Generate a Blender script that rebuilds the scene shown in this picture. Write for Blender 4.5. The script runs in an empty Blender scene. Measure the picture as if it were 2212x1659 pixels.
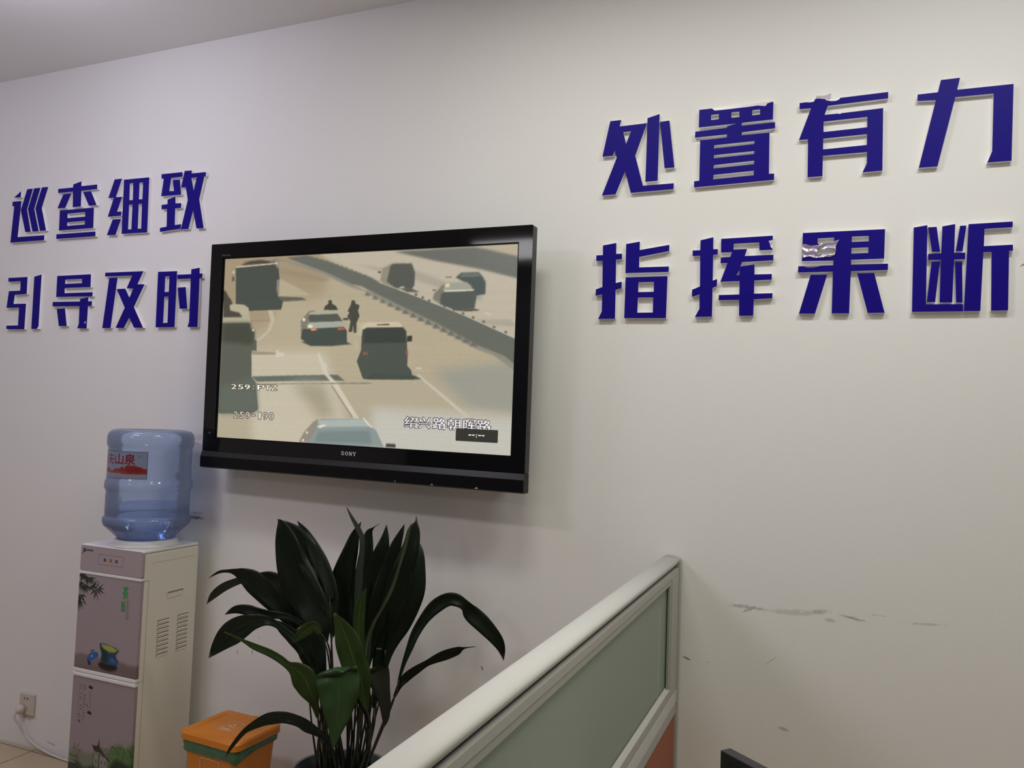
import bpy, bmesh, math, random
import numpy as np
from mathutils import Vector, Matrix
from mathutils.geometry import tessellate_polygon

random.seed(7)
rng = np.random.default_rng(7)
scene = bpy.context.scene
COL = scene.collection
PI = math.pi

# ------------------------------------------------------------------ camera, world, lights, exposure
cam_d = bpy.data.cameras.new('camera')
cam_d.sensor_fit = 'HORIZONTAL'; cam_d.sensor_width = 36.0; cam_d.lens = 27.51
cam_d.clip_start = 0.02
cam = bpy.data.objects.new('camera', cam_d); COL.objects.link(cam)
R3 = Matrix(((0.92408946, -0.01389523, 0.38192355), (0.38052882, -0.05923583, -0.92286994), (0.03544705, 0.99814730, -0.04945167)))
cam.matrix_world = Matrix.Translation((0, -2.3, 1.402)) @ R3.to_4x4()
scene.camera = cam

world = bpy.data.worlds.new('world'); scene.world = world; world.use_nodes = True
world.node_tree.nodes['Background'].inputs[0].default_value = (0.75, 0.78, 0.85, 1)
world.node_tree.nodes['Background'].inputs[1].default_value = 0.02

ROOM_H = 2.852
def panel_light(name, x, y, w, d, watts, col, spread=160):
    L = bpy.data.lights.new(name, 'AREA'); L.shape = 'RECTANGLE'; L.size = w; L.size_y = d
    L.energy = watts; L.color = col; L.spread = math.radians(spread)
    o = bpy.data.objects.new(name, L); COL.objects.link(o); o.location = (x, y, ROOM_H - 0.012)
    return o
panel_light('ceiling_or_fill_light', -0.68, -0.95, 0.6, 0.20, 10.0, (1.0, 1.0, 0.90), 180)
panel_light('ceiling_or_fill_light', 0.20, -2.00, 0.6, 0.20, 6.0, (1.0, 0.90, 0.50), 180)  # warm fill added for the lower wall, no lamp known here
panel_light('ceiling_or_fill_light', 0.42, -0.95, 0.6, 0.20, 13.2, (1.0, 1.005, 0.98), 180)
panel_light('ceiling_or_fill_light', -2.30, -2.00, 0.6, 0.20, 13.0, (1.0, 0.945, 1.10), 180)
panel_light('ceiling_or_fill_light', -2.85, -4.70, 0.6, 0.90, 18.0, (1.0, 0.97, 1.0), 180)
def point_light(x, y, z, watts, col):  # unseen point lights added to fit the wall brightness, not known fixtures
    L = bpy.data.lights.new('added_point_light', 'POINT'); L.shadow_soft_size = 0.22; L.energy = watts; L.color = col
    o = bpy.data.objects.new('added_point_light', L); COL.objects.link(o); o.location = (x, y, z)
point_light(-2.42, -0.95, 2.62, 11.2, (1.0, 0.965, 1.19))
point_light(-3.7, -0.75, 2.62, 2.0, (1.0, 0.94, 1.25))

vs = scene.view_settings
vs.view_transform = 'Standard'; vs.look = 'None'; vs.gamma = 1.0; vs.use_curve_mapping = False
EXPOSURE = 0.0
vs.exposure = EXPOSURE

# ------------------------------------------------------------------ data measured in the room (0.1 mm for the characters)
GLYPHS = [
["巡",-3.2347,2.2248,[[[[-619,1095],[-618,831],[-1035,848]]],[[[-1114,671],[-553,665],[-647,-923],[1034,-942],[1027,-1158],[-1079,-1145],[-987,468],[-1106,472]]],[[[-225,1154],[126,1157],[-167,260],[164,-739],[-170,-729],[-549,263]]],[[[210,1157],[593,1155],[289,257],[661,-745],[286,-737],[-97,265]]],[[[696,1158],[1076,1151],[757,254],[1114,-739],[746,-731],[375,265]]]],None,[]],
["查",-2.9461,2.2276,[[[[-1186,982],[-290,972],[-294,1099],[178,1192],[186,987],[1109,980],[1119,785],[203,789],[232,125],[-238,129],[-280,793],[-1170,805]]],[[[-850,724],[-383,718],[-696,129],[-1150,143]]],[[[324,720],[778,719],[1145,112],[707,121]]],[[[-999,41],[999,20],[1034,-838],[-974,-821]],[[-529,-128],[522,-134],[526,-327],[-519,-319]],[[-513,-498],[535,-504],[535,-656],[-509,-653]]],[[[-1108,-973],[1175,-993],[1186,-1192],[-1104,-1172]]]],None,[]],
["细",-2.6534,2.2224,[[[[-832,1157],[-434,1156],[-714,411],[-360,402],[-602,-196],[-353,-205],[-358,-374],[-1093,-370],[-816,401],[-1124,409]]],[[[-804,-500],[-353,-512],[-609,-1157],[-1080,-1133]]],[[[-306,1101],[1063,1080],[1124,-1152],[-262,-1129]],[[23,919],[216,919],[244,217],[48,228]],[[548,904],[753,902],[762,216],[571,224]],[[51,43],[246,44],[261,-974],[72,-969]],[[574,38],[761,35],[793,-978],[600,-973]]]],None,[]],
["致",-2.366,2.222,[[[[-1158,1150],[-78,1137],[-65,954],[-647,955],[-709,431],[-462,415],[-547,857],[-191,848],[-81,241],[-1111,262],[-1026,954],[-1144,969]]],[[[-762,101],[-372,182],[-349,-86],[-56,-93],[-42,-282],[-346,-281],[-322,-947],[0,-928],[-9,-1110],[-1068,-1171],[-1075,-1010],[-733,-983],[-763,-278],[-1049,-270],[-1063,-91],[-754,-85]]],[[[42,1171],[398,1160],[393,1039],[1113,1033],[1119,876],[1050,864],[853,-9],[1158,-1161],[804,-1150],[582,-404],[391,-1146],[15,-1134],[284,2],[147,516],[-96,530]],[[397,863],[673,865],[557,332]]]],None,[]],
["引",-3.2348,1.8446,[[[[-1046,1101],[155,1099],[170,358],[-573,346],[-621,-48],[173,-61],[170,-1167],[-897,-1147],[-964,-1119],[-967,-992],[-232,-994],[-238,-219],[-1044,-213],[-956,518],[-240,517],[-248,929],[-1029,928]]],[[[588,1091],[1020,1167],[1046,-1163],[612,-1158]]]],[1,[[588,1091],[1020,1167],[1034,-1039],[995,-1085],[941,-1162],[612,-1158]]],[]],
["导",-2.938,1.8389,[[[[-978,1127],[989,1121],[1007,585],[-496,599],[-485,381],[1146,372],[1149,200],[-963,232]],[[-489,953],[504,948],[511,769],[-488,773]]],[[[-1149,28],[455,7],[467,111],[925,171],[925,-2],[1143,5],[1149,-194],[931,-197],[931,-1127],[394,-1110],[473,-923],[449,-192],[-1147,-160]]],[[[-880,-272],[-403,-262],[-232,-1007],[-694,-1000]]]],None,[[[[794,-876],[887,-784],[914,-868],[891,-930],[804,-922]],0.002]]],
["及",-2.6452,1.8395,[[[[-1122,1145],[966,1124],[683,608],[1061,595],[562,-302],[1123,-1145],[653,-1134],[348,-721],[87,-1137],[-359,-1131],[78,-321],[-426,453],[35,452],[298,73],[480,438],[116,460],[384,968],[-1123,992]]],[[[-878,920],[-426,918],[-645,-1131],[-1099,-1129]]]],None,[]],
["时",-2.3568,1.8388,[[[[-1132,1070],[-154,1060],[-124,-1134],[-1094,-1127]],[[-750,870],[-527,877],[-517,254],[-740,257]],[[-734,73],[-518,73],[-492,-958],[-725,-960]]],[[[-118,914],[574,910],[568,1098],[979,1143],[990,915],[1130,919],[1132,741],[998,734],[1028,-1143],[542,-1136],[607,-927],[567,737],[-110,743]]],[[[-64,407],[325,417],[470,-429],[89,-421]]]],None,[]],
["处",-0.5612,2.225,[[[[-895,1127],[-551,1127],[-592,931],[250,935],[-82,-26],[179,-974],[1103,-976],[1100,-1154],[-188,-1161],[-382,-480],[-659,-1167],[-1089,-1171],[-654,-32],[-732,201],[-781,38],[-1111,42]],[[-475,742],[-231,742],[-378,364]]],[[[263,1088],[629,1171],[621,-860],[250,-860]]],[[[644,931],[929,935],[1111,-502],[818,-500]]]],None,[]],
["置",-0.2799,2.225,[[[[-1015,1153],[-644,1152],[1063,1151],[1056,628],[207,629],[204,539],[1115,541],[1120,364],[213,349],[206,260],[971,256],[978,-934],[1117,-939],[1117,-1119],[-1112,-1153],[-1116,-970],[-966,-965],[-970,237],[-206,242],[-207,333],[-1120,335],[-1115,511],[-212,529],[-195,567],[79,626],[-1017,627]],[[-666,964],[-447,963],[-447,810],[-668,811]],[[-91,971],[130,966],[133,809],[-88,811]],[[489,964],[703,965],[702,813],[489,811]],[[-563,48],[566,55],[564,-34],[-564,-47]],[[-560,-244],[568,-235],[565,-323],[-563,-338]],[[-559,-538],[568,-516],[565,-617],[-563,-639]],[[-559,-828],[566,-808],[561,-937],[-562,-958]]]],[0,[[-1015,1153],[-644,1152],[-616,1112],[-568,1075],[-362,1070],[-68,1068],[207,1070],[411,1069],[630,1077],[832,1034],[873,1060],[889,1102],[1060,1131],[1056,628],[207,629],[204,539],[1115,541],[1120,364],[213,349],[206,260],[971,256],[978,-934],[1117,-939],[1117,-1119],[-1112,-1153],[-1116,-970],[-966,-965],[-970,237],[-206,242],[-207,333],[-1120,335],[-1115,511],[-212,529],[-195,567],[79,626],[-1017,627]]],[[[[-640,1151],[1063,1151],[889,1102],[873,1060],[832,1034],[630,1077],[411,1069],[207,1070],[-68,1068],[-362,1070],[-568,1075]],0]]],
["有",0.0085,2.2257,[[[[-1123,1005],[-746,1007],[-707,1096],[-692,1134],[-312,1135],[-323,1026],[1123,1030],[1122,853],[-383,834],[-469,585],[1004,599],[1004,-1114],[515,-1120],[618,-876],[619,-569],[-492,-563],[-495,-1135],[-880,-1132],[-884,-58],[-1122,-50],[-818,818],[-1121,829]],[[-490,401],[618,403],[614,115],[-486,105]],[[-491,-80],[613,-73],[612,-373],[-490,-384]]]],[0,[[-1123,1002],[-954,1005],[-849,988],[-753,994],[-725,1042],[-710,1075],[-460,1035],[-433,998],[-309,955],[-183,947],[-106,972],[-67,1017],[1123,1027],[1122,853],[-383,834],[-469,585],[-131,584],[-92,569],[-53,569],[-41,583],[1004,599],[1004,-1114],[515,-1120],[618,-876],[619,-569],[-492,-563],[-495,-1135],[-880,-1132],[-884,-58],[-1122,-50],[-818,818],[-1121,829]]],[[[[-710,1075],[-688,1134],[-533,1131],[-288,1150],[-268,1166],[-295,1109],[-323,1043],[-310,1021],[-460,1033]],0.01]]],
["力",0.3004,2.2283,[[[[-1089,836],[-612,837],[-546,1158],[-104,1157],[-168,845],[1095,831],[1057,-1158],[523,-1156],[630,-869],[656,639],[-208,655],[-609,-1151],[-1045,-1146],[-659,631],[-1095,664]]]],None,[]],
["指",-0.5705,1.8418,[[[[-915,1107],[-499,1162],[-493,827],[-312,823],[-311,655],[-488,652],[-482,-65],[-300,-29],[-296,-227],[-479,-277],[-472,-1153],[-1000,-1149],[-891,-926],[-894,-395],[-1100,-431],[-1100,-242],[-895,-173],[-910,634],[-1114,638],[-1115,810],[-909,810]]],[[[-193,1111],[225,1163],[228,906],[1111,1016],[1113,829],[224,698],[224,382],[1115,371],[1112,207],[-190,223]]],[[[-181,96],[1084,83],[1068,-1163],[-188,-1140]],[[221,-68],[684,-76],[683,-369],[217,-364]],[[216,-529],[674,-538],[672,-987],[206,-983]]]],None,[]],
["挥",-0.2783,1.8431,[[[[-905,1088],[-540,1157],[-535,804],[-405,802],[-407,645],[-532,638],[-529,-110],[-409,-69],[-408,-274],[-528,-324],[-528,-1157],[-1015,-1157],[-890,-921],[-895,-500],[-1113,-566],[-1115,-358],[-891,-267],[-905,634],[-1120,633],[-1124,798],[-905,796]]],[[[-318,1096],[1097,1106],[1094,701],[744,705],[737,930],[41,933],[36,765],[405,763],[349,563],[1123,560],[1124,403],[281,390],[233,268],[619,309],[624,23],[1090,17],[1090,-143],[624,-149],[621,-525],[1118,-526],[1116,-673],[621,-686],[613,-1153],[223,-1149],[219,-692],[-352,-685],[-350,-534],[219,-534],[222,-155],[-315,-153],[-126,382],[-319,385],[-319,551],[-53,556],[-5,690],[-317,697]],[[133,20],[221,22],[214,193]]]],[1,[[-318,1096],[1097,1106],[1094,985],[1057,956],[984,963],[1026,853],[1051,764],[1094,744],[1094,701],[744,705],[737,930],[41,933],[36,765],[405,763],[349,563],[1123,560],[1124,403],[281,390],[233,268],[619,309],[624,23],[1090,17],[1090,-143],[624,-149],[621,-525],[1118,-526],[1116,-673],[621,-686],[613,-1153],[223,-1149],[219,-692],[-352,-685],[-350,-534],[219,-534],[222,-155],[-315,-153],[-126,382],[-319,385],[-319,551],[-53,556],[-5,690],[-317,697]]],[[[[984,963],[1094,980],[1090,753],[1052,761],[1026,853]],0.003]]],
["果",0.0126,1.8428,[[[[-1020,1136],[1044,1116],[1031,321],[221,326],[218,195],[1127,179],[1123,9],[218,14],[191,-1135],[-247,-1126],[-233,21],[-1127,32],[-1125,207],[-223,198],[-225,325],[-1033,346]],[[-633,959],[-215,960],[-216,816],[-633,817]],[[-640,657],[-217,647],[-220,503],[-640,507]],[[233,963],[650,952],[649,810],[230,811]],[[225,649],[642,643],[640,493],[224,494]]],[[[-799,-46],[-375,-53],[-672,-1126],[-1087,-1117]]],[[[375,-50],[792,-55],[1057,-1136],[645,-1133]]]],None,[[[[-994,205],[-441,197],[-598,172],[-723,152],[-850,147],[-937,165]],0.002],[[[-1028,822],[-932,813],[-828,776],[-607,775],[-633,817],[-482,814],[-216,816],[-217,859],[-71,901],[-116,819],[-161,720],[-159,593],[-196,468],[-289,421],[-664,414],[-751,430],[-839,465],[-1029,423],[-1025,629]],0.004]]],
["断",0.2965,1.8438,[[[[-1111,1105],[-790,1148],[-807,-945],[40,-961],[41,-1148],[-1134,-1137]]],[[[-774,1092],[-575,1090],[-490,426],[-680,431]]],[[[-40,1083],[105,1082],[21,414],[-133,422]]],[[[-444,1094],[-150,1137],[-168,380],[82,374],[80,205],[-170,208],[-205,-912],[-495,-906],[-473,209],[-767,223],[-765,384],[-466,386]]],[[[-689,168],[-493,171],[-595,-893],[-789,-889]]],[[[-147,151],[15,147],[29,-919],[-119,-916]]],[[[153,1114],[1128,1119],[1124,972],[508,968],[497,523],[1133,526],[1134,374],[1051,373],[1034,-1145],[663,-1145],[666,362],[486,364],[427,-1148],[58,-1144]]]],None,[]]]

SCREEN_SHAPES = [
[[172,150,115],40,1.0,[[-57,-118],[759,-77],[776,253],[584,416],[-22,469]]],
[[188,172,138],30,1.0,[[437,246],[1401,267],[1978,672],[801,744],[314,584]]],
[[205,193,165],25,1.0,[[243,584],[793,581],[1013,1112],[275,1151]]],
[[160,158,142],25,1.0,[[1507,679],[2002,623],[2014,914],[1742,875]]],
[[200,196,182],25,1.0,[[1128,896],[2014,914],[2023,1156],[1140,1158]]],
[[196,183,158],6,1.0,[[696,-11],[1269,2],[2012,183],[2025,525],[1092,154]]],
[[176,166,146],6,1.0,[[962,69],[1395,124],[1800,276],[1801,301],[1337,161]]],
[[176,166,146],6,1.0,[[1694,400],[1967,402],[2008,440],[1806,426]]],
[[105,108,98],5,1.0,[[1235,6],[1735,4],[1811,19],[2002,67],[2002,183],[1775,124],[1491,67]]],
[[188,172,138],4,1.0,[[432,135],[553,186],[667,242],[438,251]]],
[[160,140,110],10,1.0,[[429,76],[578,101],[810,146],[755,164],[430,105]]],
[[146,142,124],3,1.0,[[413,10],[546,42],[751,101],[951,181],[1090,242],[1032,198],[1260,302],[1532,416],[1792,533],[1941,590],[2003,647],[2004,671],[1873,591],[1783,564],[1523,441],[1250,328],[1033,225],[952,202],[752,121],[546,57],[413,20]]],
[[104,108,95],3,1.0,[[479,10],[631,3],[777,42],[1085,148],[1143,178],[1377,257],[1685,369],[1936,475],[2000,502],[2003,642],[1941,595],[1792,542],[1533,420],[1260,304],[1032,201],[951,183],[752,102],[575,43]]],
[[196,190,168],1,1.0,[[1143,175],[1377,253],[1684,366],[1936,470],[2000,497],[2000,504],[1937,478],[1685,374],[1377,262],[1144,182]]],
[[110,100,84],1,1.0,[[1262,257],[1274,249],[1288,259],[1275,266]]],
[[110,100,84],1,1.0,[[1312,277],[1324,269],[1337,279],[1325,286]]],
[[110,100,84],1,1.0,[[1376,255],[1388,247],[1401,257],[1388,264]]],
[[110,100,84],1,1.0,[[1420,272],[1431,264],[1444,275],[1432,281]]],
[[110,100,84],1,1.0,[[1463,291],[1474,283],[1487,293],[1475,299]]],
[[110,100,84],1,1.0,[[1561,324],[1572,316],[1585,326],[1573,332]]],
[[110,100,84],1,1.0,[[1619,343],[1630,335],[1642,345],[1630,352]]],
[[110,100,84],1,1.0,[[1676,365],[1687,356],[1699,367],[1687,373]]],
[[110,100,84],1,1.0,[[1737,388],[1748,380],[1761,390],[1749,396]]],
[[110,100,84],1,1.0,[[1801,411],[1811,403],[1824,413],[1812,420]]],
[[110,100,84],1,1.0,[[1864,441],[1874,433],[1886,443],[1875,449]]],
[[110,100,84],1,1.0,[[1933,468],[1943,460],[1955,470],[1944,476]]],
[[120,106,84],1,1.0,[[654,9],[668,10],[667,18],[656,18]]],
[[120,106,84],1,1.0,[[697,20],[711,20],[711,29],[700,28]]],
[[120,106,84],1,1.0,[[735,30],[749,31],[748,39],[738,39]]],
[[120,106,84],1,1.0,[[773,40],[786,41],[786,49],[775,49]]],
[[120,106,84],1,1.0,[[807,52],[821,52],[820,61],[810,60]]],
[[120,106,84],1,1.0,[[843,64],[857,65],[856,73],[846,73]]],
[[120,106,84],1,1.0,[[877,74],[891,74],[890,83],[880,82]]],
[[120,106,84],1,1.0,[[909,84],[923,85],[922,93],[912,93]]],
[[120,106,84],1,1.0,[[946,98],[959,99],[959,107],[949,107]]],
[[120,106,84],1,1.0,[[977,110],[990,110],[989,118],[979,118]]],
[[120,106,84],1,1.0,[[1005,120],[1018,120],[1017,128],[1007,128]]],
[[120,106,84],1,1.0,[[1043,133],[1056,133],[1055,141],[1046,141]]],
[[112,112,97],3,1.0,[[1048,253],[1067,230],[1091,257]]],
[[112,112,97],3,1.0,[[1100,275],[1119,251],[1144,279]]],
[[112,112,97],3,1.0,[[1152,296],[1171,273],[1196,301]]],
[[112,112,97],3,1.0,[[1202,318],[1222,294],[1248,323]]],
[[112,112,97],3,1.0,[[1253,340],[1273,315],[1299,344]]],
[[112,112,97],3,1.0,[[1303,361],[1323,336],[1350,365]]],
[[112,112,97],3,1.0,[[1352,382],[1373,356],[1400,386]]],
[[112,112,97],3,1.0,[[1401,403],[1423,377],[1450,407]]],
[[112,112,97],3,1.0,[[1450,423],[1472,397],[1499,427]]],
[[112,112,97],3,1.0,[[1498,444],[1520,417],[1548,448]]],
[[112,112,97],3,1.0,[[1546,464],[1568,437],[1597,468]]],
[[112,112,97],3,1.0,[[1593,484],[1616,457],[1645,488]]],
[[112,112,97],3,1.0,[[1640,504],[1663,476],[1692,508]]],
[[112,112,97],3,1.0,[[1686,524],[1710,495],[1740,527]]],
[[112,112,97],3,1.0,[[1732,543],[1756,514],[1786,547]]],
[[100,98,84],2,1.0,[[432,244],[604,255],[643,271],[464,277]]],
[[128,112,90],3,1.0,[[125,45],[161,20],[273,11],[365,25],[401,10],[422,18],[422,57]]],
[[80,70,58],2,1.0,[[137,42],[199,21],[285,17],[360,30],[354,37]]],
[[72,79,71],1,1.0,[[88,57],[418,43],[432,135],[426,243],[466,276],[455,325],[192,330],[177,295],[101,284]]],
[[150,144,122],3,1.0,[[389,16],[419,13],[426,57],[417,76],[397,51]]],
[[150,146,126],3,1.0,[[414,144],[430,139],[425,236],[413,202]]],
[[216,203,172],1,1.0,[[91,50],[414,38],[415,45],[91,58]]],
[[110,100,82],1,1.0,[[59,112],[81,111],[83,142],[60,141]]],
[[235,225,200],1,1.0,[[65,79],[76,78],[78,91],[66,91]]],
[[188,176,144],2,1.0,[[6,407],[7,362],[59,328],[50,285],[164,290],[203,310],[227,409]]],
[[74,72,58],3,1.0,[[-4,191],[20,207],[38,235],[61,258],[76,283],[51,293],[59,325],[129,339],[159,368],[7,369]]],
[[92,96,82],1,1.0,[[3,403],[221,404],[229,443],[258,453],[261,507],[277,514],[282,585],[280,575],[243,577],[251,739],[285,772],[313,937],[265,962],[1,971]]],
[[70,72,58],12,1.0,[[3,403],[221,404],[229,443],[255,458],[258,507],[235,541],[7,522]]],
[[98,106,92],14,1.0,[[253,743],[285,772],[313,937],[265,960],[8,970],[4,808]]],
[[232,222,196],1,1.0,[[239,443],[254,444],[254,456],[240,455]]],
[[198,185,154],1,1.0,[[355,330],[388,330],[411,391],[383,454],[337,492],[283,522],[282,507],[353,454],[380,393]]],
[[150,136,106],1,1.0,[[226,389],[367,386],[374,391],[227,395]]],
[[204,192,163],3,1.0,[[244,597],[720,591],[806,714],[541,724],[255,733]]],
[[160,146,118],2,1.0,[[246,580],[433,586],[427,598],[248,601]]],
[[214,204,178],2,1.0,[[427,591],[443,562],[451,586],[492,586],[494,609],[428,615]]],
[[102,110,97],2,1.0,[[255,735],[541,724],[884,713],[936,747],[555,757],[297,767]]],
[[214,204,176],2,1.0,[[731,591],[754,591],[823,714],[886,764],[1050,968],[1006,962],[842,760],[783,705]]],
[[150,140,116],1,1.0,[[843,779],[852,778],[1006,958],[995,958]]],
[[120,112,92],1,1.0,[[279,779],[1121,755],[1121,760],[280,783]]],
[[215,205,180],1,1.0,[[765,646],[794,645],[815,672],[787,673]]],
[[172,160,130],30,1.0,[[555,766],[786,761],[880,963],[768,967]]],
[[203,196,172],2,1.0,[[1408,704],[1430,704],[1754,926],[1726,930]]],
[[203,198,180],2,1.0,[[1902,1060],[1917,1057],[2001,1115],[1964,1117]]],
[[212,205,180],1,1.0,[[1401,665],[1445,664],[1445,671],[1407,673]]],
[[92,90,72],2,1.0,[[612,521],[941,521],[974,535],[831,547],[683,546]]],
[[132,126,104],2,1.0,[[605,393],[661,339],[706,335],[701,446],[658,502],[611,502]]],
[[68,78,70],1,1.0,[[620,445],[914,433],[936,456],[941,530],[831,544],[683,545],[611,502]]],
[[168,172,158],2,1.0,[[653,419],[676,402],[899,400],[921,428],[881,434],[655,442]]],
[[178,174,150],1,1.0,[[664,346],[764,335],[865,337],[873,356],[665,359]]],
[[84,90,76],1,1.0,[[668,361],[866,356],[904,400],[676,404],[657,379]]],
[[240,232,205],1,1.0,[[617,381],[637,380],[636,398],[620,397]]],
[[240,232,205],2,1.0,[[659,419],[694,422],[689,439],[661,436]]],
[[235,112,62],1,1.0,[[678,443],[721,441],[727,453],[684,456]]],
[[252,190,120],1,1.0,[[684,447],[709,445],[713,451],[687,453]]],
[[226,90,62],1,1.0,[[870,441],[917,439],[919,449],[874,452]]],
[[70,72,60],1,1.0,[[909,383],[945,383],[944,395],[907,393]]],
[[70,70,58],1,1.0,[[768,332],[775,311],[800,295],[797,278],[810,274],[823,279],[824,296],[855,312],[869,335]]],
[[72,72,60],1,1.0,[[936,342],[957,305],[960,283],[972,277],[986,285],[989,300],[1012,306],[1016,315],[1008,342],[1020,372],[1002,408],[1001,468],[985,468],[978,420],[974,462],[948,464],[960,401],[935,373],[950,350]]],
[[196,184,150],2,1.0,[[1001,415],[1071,407],[1075,484],[994,484],[1024,448]]],
[[76,84,74],1,1.0,[[1048,422],[1040,493],[1041,566],[1014,633],[1060,733],[1087,737],[1393,732],[1374,676],[1351,657],[1351,604],[1350,604],[1335,459],[1304,430],[1066,433]]],
[[70,80,70],2,1.0,[[1081,736],[1399,731],[1442,727],[1398,709],[1115,704]]],
[[60,66,58],4,1.0,[[1055,448],[1304,435],[1330,463],[1336,524],[1053,530]]],
[[210,196,160],1,1.0,[[1040,428],[1076,408],[1281,408],[1311,430],[1309,439],[1072,439],[1044,452]]],
[[90,82,66],1,1.0,[[1138,420],[1221,418],[1225,425],[1144,426]]],
[[58,60,50],1,1.0,[[1342,488],[1373,486],[1375,517],[1343,520]]],
[[140,88,70],2,1.0,[[1050,577],[1087,578],[1088,596],[1053,598]]],
[[150,92,72],2,1.0,[[1335,571],[1351,570],[1352,595],[1338,597]]],
[[190,180,150],2,1.0,[[994,493],[1011,498],[1019,566],[1003,566]]],
[[150,142,124],2,1.0,[[627,1119],[664,1056],[729,992],[763,974],[759,1117]]],
[[140,154,150],1,1.0,[[690,1120],[744,1052],[751,1019],[774,976],[1071,962],[1127,1005],[1135,1009],[1165,1027],[1218,1117],[1076,1120]]],
[[172,184,176],3,1.0,[[757,984],[1071,964],[1127,1004],[776,1024]]],
[[228,222,202],1,1.0,[[754,1019],[798,1007],[827,1011],[777,1030]]],
[[226,220,200],1,1.0,[[1069,959],[1080,958],[1136,1007],[1134,1014],[1105,996]]],
[[120,138,136],6,1.0,[[767,1051],[1117,1028],[1138,1102],[741,1113]]],
[[70,72,64],1,1.0,[[1234,1097],[1293,1097],[1297,1116],[1229,1117]]],
[[236,230,212],1,1.0,[[678,1055],[693,1055],[693,1066],[679,1067]]],
[[236,230,212],1,1.0,[[652,1101],[666,1101],[667,1111],[652,1112]]],
[[92,86,70],3,1.0,[[1278,217],[1360,222],[1411,242],[1333,240]]],
[[152,142,120],4,1.0,[[1149,170],[1162,99],[1222,75],[1261,76],[1256,216],[1178,190]]],
[[86,90,79],3,1.0,[[1194,177],[1214,87],[1233,75],[1353,78],[1377,130],[1376,201],[1360,224],[1256,216]]],
[[215,208,180],2,1.0,[[1278,210],[1310,207],[1311,217],[1283,217]]],
[[74,88,84],3,1.0,[[1633,167],[1665,143],[1771,142],[1797,167],[1816,200],[1815,263],[1746,272],[1723,211]]],
[[110,116,104],3,1.0,[[1655,158],[1685,146],[1771,149],[1782,167],[1666,165]]],
[[128,122,104],4,1.0,[[1495,283],[1504,251],[1554,206],[1575,197],[1570,317],[1543,312]]],
[[82,90,83],3,1.0,[[1543,312],[1546,261],[1566,243],[1745,243],[1765,271],[1754,341],[1648,351]]],
[[164,164,142],3,1.0,[[1555,229],[1595,194],[1703,195],[1729,218],[1747,239],[1569,243]]],
[[226,218,190],1,1.0,[[1564,237],[1750,237],[1747,242],[1598,245],[1569,245]]],
[[238,220,170],3,1.0,[[1567,202],[1596,200],[1596,219],[1571,218]]],
[[80,76,60],2,1.0,[[1648,348],[1759,341],[1792,350],[1709,355]]],
[[96,86,66],1,1.0,[[1490,231],[1514,229],[1514,235],[1493,236]]],
[[96,86,66],1,1.0,[[1568,162],[1609,161],[1610,167],[1574,167]]],
[[86,80,64],1,1.0,[[1132,117],[1153,116],[1153,126],[1135,125]]],
[[212,206,184],2,1.0,[[1815,362],[1859,369],[1855,375],[1820,369]]]]

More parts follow.
